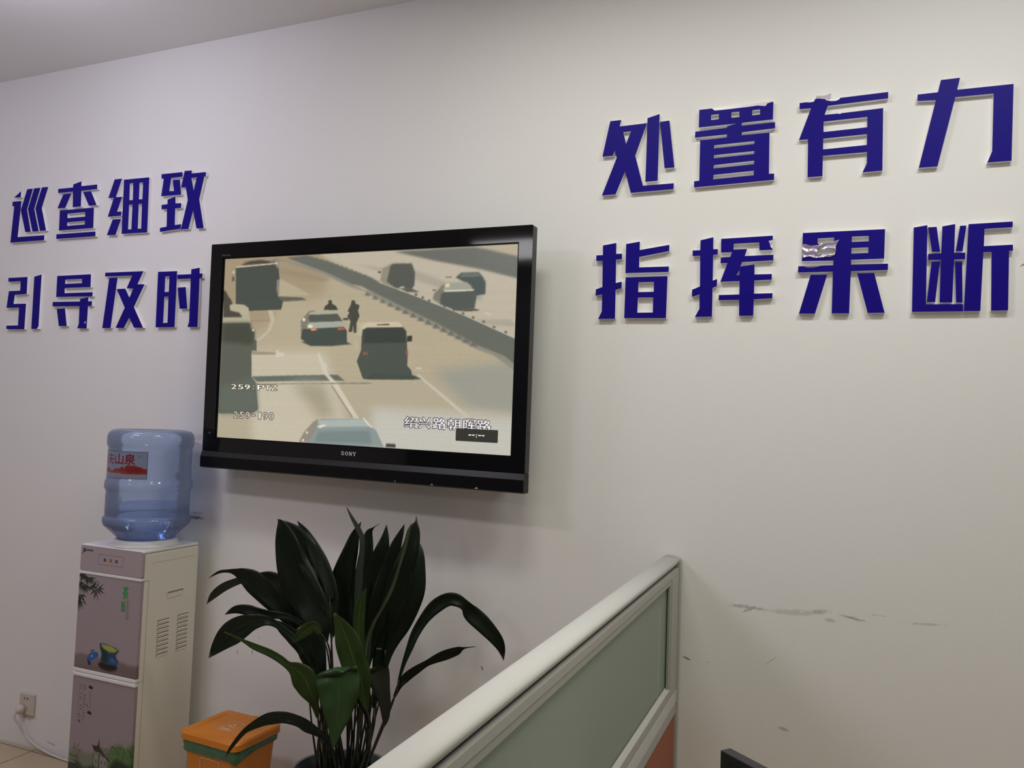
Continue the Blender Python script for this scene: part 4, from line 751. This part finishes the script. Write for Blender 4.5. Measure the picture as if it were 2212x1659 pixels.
bt = thing('water_bottle', 'blue translucent water bottle standing upside down on the water cooler', 'bottle', (BX, BY, CZT+.022))
prof = [(.030, .9462), (.0302, .9464), (.060, .9465), (.093, .9475), (.098, .953), (.110, .965), (.124, .979), (.132, .986), (.1325, .9875), (.139, .992), (.1440, 1.000), (.1452, 1.008), (.1452, 1.018), (.1425, 1.024), (.1390, 1.027), (.1382, 1.031), (.1395, 1.036), (.1390, 1.066), (.1385, 1.112), (.1405, 1.118), (.1445, 1.126), (.1450, 1.138), (.1430, 1.150), (.1385, 1.158), (.1380, 1.20), (.1380, 1.264), (.1400, 1.270), (.1435, 1.277), (.1440, 1.305), (.1400, 1.318), (.130, 1.327), (.116, 1.331), (.105, 1.326), (.05, 1.322)]
Z00 = CZT + .022
sh = obj('bottle_shell', lathe([(r, z - Z00) for r, z in prof], 72), M_bot, bt, smooth=True)
WL = 1.064
wp = [(r - .0025, z - Z00) for r, z in prof if z < WL and z > .9464] + [(.1363, WL - Z00)]
obj('water', lathe(wp, 72), M_water, bt, smooth=False)
# label on the bottle
p = Pic(720, 268, (140, 155, 186))
LA0, LA1 = math.radians(-43 - 108), math.radians(-43 - 3.5)       # image left .. right edge
def lx(adeg): return (math.radians(-43 + adeg) - LA0) / (LA1 - LA0) * 720
p.poly([(0, 0), (720, 0), (720, 268), (0, 268)], (138, 150, 178)); 
for ch, a in (('农', -82), ('夫', -64), ('山', -45.5), ('泉', -28)):
    m = p.textmask(ch, lx(a - 7.8), 26, lx(a + 7.8), 128); p.put(Pic.grow(m, 4), (190, 190, 205), .9, 1); p.put(Pic.grow(m, 3), (132, 12, 36))
m = p.textmask('®', lx(-17), 34, lx(-13.2), 58); p.put(m, (90, 100, 125))
sk = [(0, 190), (60, 160), (120, 200), (170, 150), (215, 190), (250, 160), (300, 185), (340, 196), (395, 170), (440, 172), (465, 150), (480, 148), (500, 166), (512, 140), (530, 136), (600, 134), (640, 148), (660, 150), (680, 160), (690, 168), (720, 166)]
p.poly(sk + [(720, 220), (640, 222), (520, 226), (420, 216), (0, 214)], (146, 44, 40), 1, 1.5)
p.poly([(512, 170), (530, 155), (640, 160), (680, 190), (640, 215), (520, 215)], (128, 30, 30), .8, 6)
for k in range(60): p.ell(random.uniform(400, 715), random.uniform(196, 228), random.uniform(2, 6), random.uniform(1, 3), random.choice([(200, 170, 180), (120, 40, 44), (180, 110, 110)]), .8, 1)
p.poly([(0, 205), (720, 222), (720, 240), (0, 232)], (168, 150, 172), .6, 8)
for pts in ([(2, 2), (718, 2)], [(718, 2), (718, 266)], [(718, 266), (2, 266)], [(2, 266), (2, 2)]): p.line(pts, 4.5, (46, 54, 86))
me = bpy.data.meshes.new('paper_label'); n = 40; vs_, fs_ = [], []
for i in range(n+1):
    a = LA0 + (LA1 - LA0) * i / n
    for z in (1.163, 1.257): vs_.append((.1387 * math.cos(a), .1387 * math.sin(a), z - Z00))
for i in range(n): fs_.append((2*i, 2*i+2, 2*i+3, 2*i+1))
me.from_pydata(vs_, [], fs_); uvl = me.uv_layers.new(name='UVMap')
for f in me.polygons:
    for li in f.loop_indices:
        vi = me.loops[li].vertex_index; uvl.data[li].uv = ((vi // 2) / n, vi % 2)
lb = link('paper_label', me, pic_mat('bottle_label_print', p, rough=0.35, gain=0.84), bt, smooth=True)
lb['label'] = 'pale label with red lettering and red mountains'
# moulded lettering lower on the bottle
bm = bmesh.new()
for ch, a in (('农', -78), ('夫', -66), ('山', -53), ('泉', -41)):
    v, t = text_tris(ch); lo, hi = v.min(0), v.max(0); q = (v - lo) / (hi - lo)
    vv = []
    for x, y in q:
        an = math.radians(-43 + a + (x - .5) * 10.5); vv.append(bm.verts.new((.1397 * math.cos(an), .1397 * math.sin(an), 1.078 + y * .026 - Z00)))
    for tr in t:
        try: bm.faces.new([vv[i] for i in tr])
        except ValueError: pass
obj('moulded_lettering', bm, mat('moulded_blue', (0.20, 0.27, 0.45), 0.3), bt)

# ------------------------------------------------------------------ wall socket, plug and cable
M_sock = mat('aged_white_plastic', (0.60, 0.54, 0.46), 0.5, noise=0.15, nscale=60)
so = thing('wall_socket', 'small yellowed white wall socket low on the wall beside the cooler', 'socket', (-3.061, 0, .174))
obj('face_plate', box(-.0435, .0435, -.009, -.0003, -.0435, .0435), M_sock, so, bevel=.004)
bm = bmesh.new()
for x in (-.011, .0055): add_box(bm, x-.0025, x+.0025, -.0098, -.0091, .0195, .0265)
obj('pin_hole', bm, M_dark, so)
pg = thing('power_cable', 'white cable with plug running from the wall socket down to the cooler', 'cable', (0, 0, 0))
obj('plug', lathe([(.013, 0), (.018, .004), (.020, .018), (.014, .026), (.007, .032)], 16), mat('white_plug', (0.62, 0.57, 0.52), 0.45), pg, smooth=True)
pl = pg.children[0]; pl.location = (-3.078, -.0094, .155); pl.rotation_euler = (PI/2, 0, 0)
bm = tube(spline([(-3.078, -.038, .153), (-3.079, -.045, .128), (-3.064, -.03, .095), (-3.043, -.016, .052), (-2.992, -.012, .024), (-2.923, -.014, .010), (-2.85, -.02, .0055), (-2.70, -.03, .0052), (-2.55, -.06, .0052), (-2.46, -.06, .006), (-2.452, -.06, .03)], 8), .0045, 8)
obj('cable', bm, mat('white_cable', (0.66, 0.62, 0.58), 0.4), pg, smooth=True)

# ------------------------------------------------------------------ orange bin
M_or = mat('orange_plastic', (0.62, 0.20, 0.012), 0.42, bump=.15, bscale=500)
M_bag = mat('dark_green_bag', (0.05, 0.15, 0.085), 0.3, noise=.5, nscale=45)
M_ink = mat('pale_print', (0.72, 0.56, 0.46), 0.6)
bn = thing('waste_bin', 'orange lidded waste bin with dark green liner between cooler and plant', 'bin', (-1.786, -.2475, 0))
bn.rotation_euler = (0, 0, math.radians(-3.0))
def ring_pts(hx, hy, r, n=5): return rrect(-hx, hx, -hy, hy, r, n)
def loft(rows, cap0=True, cap1=True, bm=None):
    bm = bm or bmesh.new(); R = [[bm.verts.new((x, y, z)) for x, y in pts] for pts, z in rows]; n = len(R[0])
    for a, b in zip(R, R[1:]):
        for i in range(n): bm.faces.new((a[i], a[(i+1) % n], b[(i+1) % n], b[i]))
    if cap0: bm.faces.new(R[0][::-1])
    if cap1: bm.faces.new(R[-1])
    return bm
obj('bin_body', loft([(ring_pts(.085, .070, .018), 0), (ring_pts(.110, .092, .022), .350), (ring_pts(.113, .095, .022), .352), (ring_pts(.113, .095, .022), .366)]), M_or, bn)
rows = []
for k, (dz_, gx) in enumerate(((.330, .1140), (.336, .1172), (.346, .1160), (.356, .1178), (.3665, .1165))):
    pts = []
    for i, (x, y) in enumerate(ring_pts(gx, gx - .018, .024, 6)):
        ang = math.atan2(y, x); s = 1 + .008 * math.sin(ang * 9 + k) ; pts.append((x * s, y * s))
    rows.append((pts, dz_))
bag = obj('bin_liner', loft(rows, False, False), M_bag, bn, smooth=True)
for v in bag.data.vertices:
    if v.co.z < .341: v.co.z += .005 * math.sin(v.co.x * 38) + .012 * (v.co.y + .09) / .18 * (1.2 if v.co.x < .09 else 3.0) + .004 * math.sin(v.co.x * 120 + v.co.y * 90)
lid = obj('bin_lid', loft([(ring_pts(.119, .101, .022), .367), (ring_pts(.1225, .1045, .024), .3675), (ring_pts(.1225, .1045, .024), .386), (ring_pts(.118, .100, .022), .392), (ring_pts(.098, .082, .018), .393), (ring_pts(.092, .077, .016), .3885), (ring_pts(.080, .066, .014), .3885), (ring_pts(.074, .060, .012), .3915)]), M_or, bn)
obj('lid_hinge', box(-.012, .012, .1046, .112, .366, .390), M_or, lid, bevel=.003)
def recycle(bm, to3, cx, cy, s, y0, y1):
    T = [(0, .62), (-.60, -.42), (.60, -.42)]
    for k in range(3):
        a, b = np.array(T[k]), np.array(T[(k+1) % 3]); d = b - a; L = np.hypot(*d); d /= L; nn = np.array((-d[1], d[0]))
        p0, p1 = a + d * .16, b - d * .30; w = .15
        arrow = [p0 + nn*w/2, p1 + nn*w/2, p1 + nn*w, p1 + d*.2, p1 - nn*w, p1 - nn*w/2, p0 - nn*w/2]
        slab(bm, [[(cx + q[0]*s, cy + q[1]*s) for q in arrow]], y0, y1, to3)
top3 = lambda a, b, c: (a, b, c)
bm = bmesh.new()
o1, o2 = rrect(-.027, .027, -.036, .034, .006), rrect(-.0255, .0255, -.0345, .0325, .005)
slab(bm, [o1, o2], .3916, .3920, top3); recycle(bm, top3, 0, .006, .022, .3916, .3920)
for k in range(4): add_box(bm, -.017 + k*.009, -.0105 + k*.009, -.0265, -.0205, .3916, .3920)
for k in range(8): add_box(bm, -.016 + k*.0042, -.0133 + k*.0042, -.031, -.029, .3916, .3920)
obj('lid_symbol', bm, M_ink, lid)
F3 = lambda a, b, c: (a, -.0925 + (b - .35) * -.0629 + c - .0006, b)
bm = bmesh.new(); slab(bm, [rrect(-.036, .047, .215, .322, .010), rrect(-.0338, .0448, .2172, .3198, .0085)], 0, -.0005, F3); recycle(bm, F3, .006, .278, .032, 0, -.0005)
obj('front_symbol', bm, M_ink, bn)

# ------------------------------------------------------------------ potted plant
def leaf_mat(name, c0, cm, vein, rough=0.32):
    m = mat(name, c0, rough, spec=0.20); nt = m.node_tree; N, K = nt.nodes, nt.links; b = N['Principled BSDF']
    uv = N.new('ShaderNodeUVMap'); sx = N.new('ShaderNodeSeparateXYZ'); K.new(uv.outputs[0], sx.inputs[0])
    wv = N.new('ShaderNodeMath'); wv.operation = 'SINE'; k = N.new('ShaderNodeMath'); k.operation = 'MULTIPLY'; k.inputs[1].default_value = 95; K.new(sx.outputs[0], k.inputs[0]); K.new(k.outputs[0], wv.inputs[0])
    mr = N.new('ShaderNodeMapRange'); mr.inputs[1].default_value = -1; mr.inputs[2].default_value = 1; K.new(wv.outputs[0], mr.inputs[0])
    mx = N.new('ShaderNodeMix'); mx.data_type = 'RGBA'; mx.inputs[6].default_value = (*c0, 1); mx.inputs[7].default_value = (*cm, 1); K.new(mr.outputs[0], mx.inputs[0])
    ds = N.new('ShaderNodeMath'); ds.operation = 'SUBTRACT'; ds.inputs[1].default_value = 0.5; K.new(sx.outputs[0], ds.inputs[0])
    ab = N.new('ShaderNodeMath'); ab.operation = 'ABSOLUTE'; K.new(ds.outputs[0], ab.inputs[0])
    md = N.new('ShaderNodeMapRange'); md.inputs[1].default_value = 0.03; md.inputs[2].default_value = 0.012; K.new(ab.outputs[0], md.inputs[0])
    m2 = N.new('ShaderNodeMix'); m2.data_type = 'RGBA'; K.new(md.outputs[0], m2.inputs[0]); K.new(mx.outputs[2], m2.inputs[6]); m2.inputs[7].default_value = (*vein, 1)
    # dry tip
    tp = N.new('ShaderNodeMapRange'); tp.inputs[1].default_value = 0.05; tp.inputs[2].default_value = 0.015; K.new(sx.outputs[1], tp.inputs[0])
    m3 = N.new('ShaderNodeMix'); m3.data_type = 'RGBA'; K.new(tp.outputs[0], m3.inputs[0]); K.new(m2.outputs[2], m3.inputs[6]); m3.inputs[7].default_value = (0.10, 0.055, 0.02, 1)
    K.new(m3.outputs[2], b.inputs['Base Color'])
    bp = N.new('ShaderNodeBump'); bp.inputs['Strength'].default_value = 0.15; bp.inputs['Distance'].default_value = 0.001; K.new(wv.outputs[0], bp.inputs['Height']); K.new(bp.outputs[0], b.inputs['Normal'])
    return m
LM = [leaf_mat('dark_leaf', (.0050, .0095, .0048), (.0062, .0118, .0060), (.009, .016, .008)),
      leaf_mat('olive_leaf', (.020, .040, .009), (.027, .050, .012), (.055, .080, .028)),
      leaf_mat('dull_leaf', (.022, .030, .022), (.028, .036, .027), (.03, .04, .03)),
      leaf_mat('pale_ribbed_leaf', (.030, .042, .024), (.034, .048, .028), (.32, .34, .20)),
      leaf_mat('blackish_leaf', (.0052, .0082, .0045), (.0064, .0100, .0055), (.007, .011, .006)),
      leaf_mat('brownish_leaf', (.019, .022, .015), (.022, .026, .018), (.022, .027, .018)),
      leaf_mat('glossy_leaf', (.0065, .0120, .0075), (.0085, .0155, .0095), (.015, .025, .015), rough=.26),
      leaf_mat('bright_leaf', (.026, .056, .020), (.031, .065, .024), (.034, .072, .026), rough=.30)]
M_stem = mat('dark_stem', (.012, .018, .008), .5)
M_pot = mat('dark_slate_pot', (0.15, 0.175, 0.18), 0.4)
M_soil = mat('dark_soil', (.012, .010, .008), .9, bump=.8, bscale=70)
PX, PY, RZ = -1.33, -.30, .365
pt = thing('potted_plant', 'potted cast iron plant with long dark arching leaves under the television', 'plant', (PX, PY, 0))
obj('pot', lathe([(.095, 0), (.125, .30), (.138, RZ-.03), (.150, RZ-.028), (.152, RZ-.004), (.148, RZ), (.138, RZ), (.134, RZ-.03), (.131, RZ-.05), (.03, RZ-.052)], 56), M_pot, pt, smooth=False, bevel=.0015)
obj('soil', lathe([(.1305, RZ-.049), (.1305, RZ-.030), (.08, RZ-.024), (.02, RZ-.022)], 32), M_soil, pt, smooth=True)
O = Vector((PX, PY, 0)); FACE = Vector((-.53, .85, 0))
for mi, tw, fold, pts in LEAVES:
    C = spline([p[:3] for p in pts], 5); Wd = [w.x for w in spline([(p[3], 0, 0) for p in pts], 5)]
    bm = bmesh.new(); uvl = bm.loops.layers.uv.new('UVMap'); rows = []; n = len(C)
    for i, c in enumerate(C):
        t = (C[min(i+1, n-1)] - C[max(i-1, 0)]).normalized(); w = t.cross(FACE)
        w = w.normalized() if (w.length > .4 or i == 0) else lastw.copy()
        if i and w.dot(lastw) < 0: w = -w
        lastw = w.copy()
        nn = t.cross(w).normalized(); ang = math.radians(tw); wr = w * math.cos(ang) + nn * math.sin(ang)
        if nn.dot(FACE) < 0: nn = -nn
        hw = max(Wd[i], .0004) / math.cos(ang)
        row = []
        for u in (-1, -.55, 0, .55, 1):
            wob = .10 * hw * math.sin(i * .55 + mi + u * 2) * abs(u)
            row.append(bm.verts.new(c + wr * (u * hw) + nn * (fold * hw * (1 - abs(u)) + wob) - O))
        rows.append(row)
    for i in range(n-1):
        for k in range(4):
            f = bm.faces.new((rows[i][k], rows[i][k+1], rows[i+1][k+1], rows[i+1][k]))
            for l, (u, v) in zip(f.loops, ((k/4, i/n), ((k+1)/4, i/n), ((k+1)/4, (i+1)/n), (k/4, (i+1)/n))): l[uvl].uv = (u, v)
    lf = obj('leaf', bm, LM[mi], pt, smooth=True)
    md = lf.modifiers.new('thickness', 'SOLIDIFY'); md.thickness = .0006; md.offset = 0
    b = C[-1]; f = min(1, max(0, (b.x + 1.55) / .45)); s = Vector((-1.395 + f * .15 + random.uniform(-.012, .012), PY + max(-.075, min(.085, (b.y + .33) * .6)) + random.uniform(-.015, .015), RZ - .030))
    dirv = (C[-1] - C[-3]).normalized(); mid = b + dirv * min(.10, (b.z - RZ) * .5); mid.z = max(mid.z, RZ + .02)
    sp = spline([b - dirv * .008, b.lerp(mid, .6), mid.lerp(s, .5), s], 6)
    st = tube([q - O for q in sp], [.0022 + .0012 * k / len(sp) for k in range(len(sp))], 7)
    obj('leaf_stalk', st, M_stem, lf, smooth=True)
# bare stalks between the leaves
for k in range(26):
    a = random.uniform(0, 2*PI); r = random.uniform(.02, .10); b = Vector((PX + r*math.cos(a), PY + r*math.sin(a), RZ - .03))
    top = Vector((b.x + random.uniform(-.045, .045) + .004, b.y + random.uniform(-.03, .04), random.uniform(.50, .64)))
    obj('stalk', tube([q - O for q in spline([b, b.lerp(top, .5) + Vector((random.uniform(-.01, .01), 0, 0)), top], 6)], [.0035 - .0015*i/12 for i in range(13)], 7), M_stem, pt, smooth=True)

# ------------------------------------------------------------------ office partition
M_alu = mat('satin_aluminium', (0.62, 0.62, 0.60), 0.5, metal=0.0, spec=0.35)
M_alu2 = mat('grey_aluminium', (0.42, 0.42, 0.395), 0.5, metal=0.0, spec=0.35)
M_bead = mat('glazing_bead', (0.36, 0.38, 0.33), 0.45)
M_red = mat('terracotta_fabric', (0.34, 0.115, 0.065), 0.9, noise=0.08, nscale=300)
def glass_mat():
    m = bpy.data.materials.new('frosted_glass'); m.use_nodes = True; nt = m.node_tree; N, K = nt.nodes, nt.links
    b = N['Principled BSDF']; b.inputs['Base Color'].default_value = (0.47, 0.53, 0.46, 1); b.inputs['Roughness'].default_value = .34; b.inputs['Specular IOR Level'].default_value = .5
    tl = N.new('ShaderNodeBsdfTranslucent'); tl.inputs[0].default_value = (0.42, 0.50, 0.44, 1)
    mx = N.new('ShaderNodeMixShader'); mx.inputs[0].default_value = .45; K.new(b.outputs[0], mx.inputs[1]); K.new(tl.outputs[0], mx.inputs[2]); K.new(mx.outputs[0], N['Material Output'].inputs[0]); return m
M_glass = glass_mat()
PXR, PXL = -.404, -.457; PYN = -2.02
pa = thing('office_partition', 'office partition with rounded aluminium top rail, frosted glass and terracotta lower panel', 'partition', (-.43, 0, 0))
def pbox(x0, x1, y0, y1, z0, z1): return box(x0 + .43, x1 + .43, y0, y1, z0, z1)
bm = bmesh.new(); prof = [(PXR-.0115, 1.0102), (PXR-.0085, 1.0128), (PXR-.0045, 1.0185), (PXR-.0006, 1.0240)]
for k in range(13):
    a = PI * k / 12; prof.append(((PXL+PXR)/2 + (PXR-PXL)/2 * math.cos(a), 1.0250 + .0112 * math.sin(a) ** .85))
prof += [(PXL+.0006, 1.0240), (PXL+.0045, 1.0185), (PXL+.0085, 1.0128), (PXL+.0115, 1.0102)]
n = len(prof); A = [bm.verts.new((x + .43, -.030, z)) for x, z in prof]; B = [bm.verts.new((x + .43, PYN, z)) for x, z in prof]
for i in range(n): bm.faces.new((A[i], A[(i+1) % n], B[(i+1) % n], B[i]))
bm.faces.new(A[::-1]); bm.faces.new(B)
obj('top_rail', bm, M_alu, pa, smooth=False)
for q in pa.children[-1].data.polygons: q.use_smooth = abs(q.normal.y) < .5
obj('rail_core', pbox(PXL+.012, PXR-.012, PYN, -.038, .995, 1.0100), M_dark, pa)
bm = bmesh.new(); prof2 = [((PXL+PXR)/2 + .0285 * math.cos(PI*k/12), 1.0205 + .0175 * math.sin(PI*k/12) ** .8) for k in range(13)] + [(PXL-.002, .02), (PXR+.002, .02)]
slab(bm, [[(x + .43, z) for x, z in prof2]], -.0285, -.003)
obj('end_cover', bm, M_alu2, pa, bevel=.0015)
fx0, fx1 = PXL + .004, PXR - .0
obj('frame_top', pbox(fx0, fx1, PYN, -.031, .9905, 1.0072), M_alu2, pa, bevel=.001)
obj('frame_post', pbox(fx0, fx1, -.124, -.031, .6923, .9903), M_alu2, pa, bevel=.001)
bm = bmesh.new(); add_box(bm, PXR-.008+.43, PXR-.002+.43, PYN, -.124, .976, .9903); add_box(bm, PXR-.008+.43, PXR-.002+.43, -.145, -.1242, .700, .9758)
obj('glazing_bead', bm, M_bead, pa)
obj('glass_pane', pbox(PXR-.020, PXR-.012, PYN, -.1245, .695, .989), M_glass, pa)
obj('glass_edge', pbox(PXR-.0118, PXR-.0110, -.2330, -.2315, .700, .930), mat('glass_edge_line', (.75, .80, .74), .2), pa)
bm = bmesh.new(); add_box(bm, fx0+.43, fx1+.43, PYN, -.0312, .602, .692); 
obj('middle_rail', bm, M_alu2, pa, bevel=.001)
bm = bmesh.new(); 
for z in (.664, .657, .650, .643, .636): add_box(bm, PXR+.43, PXR+.0012+.43, PYN, -.0313, z-.0018, z+.0018)
obj('rail_rib', bm, M_alu, pa)
bm = bmesh.new(); slab(bm, [[(fx1+.43-.001, .692), (fx1+.43-.010, .702), (fx1+.43-.012, .692)]], -.125, PYN)
obj('lower_bead', bm, M_alu, pa)
obj('fabric_panel', pbox(PXR-.012, PXR-.004, PYN, -.0335, .10, .6018), M_red, pa)
obj('back_panel', pbox(PXL+.004, PXL+.012, PYN, -.0335, .10, .6018), M_red, pa)
obj('frame_foot', pbox(fx0, fx1, PYN, -.031, .0, .0798), M_alu2, pa)

# ------------------------------------------------------------------ desk and monitor in front of the partition
M_desk = mat('grey_worktop', (0.50, 0.48, 0.45), 0.5)
M_mon = mat('black_monitor_shell', (0.010, 0.010, 0.011), 0.38, spec=0.4)
dk = thing('desk', 'light grey office desk standing beside the partition under the black monitor', 'desk', (.15, -1.35, 0))
obj('worktop', box(-.548, .55, -.40, .42, .695, .72), M_desk, dk, bevel=.002)
for x in (-.50, .50):
    for y in (-.36, .38): obj('leg', box(x-.02, x+.02, y-.02, y+.02, 0, .6945), M_alu2, dk)
mo = thing('monitor', 'slim black monitor whose top corner pokes up beside the partition', 'monitor', (-.1275, -1.2633, .72), rot=(0, 0, math.atan2(-.626, .78)))
obj('display_panel', box(0, .50, 0, .0168, .02, .28), M_mon, mo, bevel=.0012)
obj('display_surface', box(.010, .49, -.0006, -.0002, .03, .27), mat('dark_display', (.004, .004, .005), .25), mo)
obj('back_shell', box(.12, .38, .0170, .040, .05, .20), M_mon, mo, bevel=.006)
obj('stand_neck', box(.22, .28, .0402, .052, .002, .16), M_mon, mo)
obj('stand_base', box(.14, .36, -.05, .12, .0002, .0018), M_mon, mo)
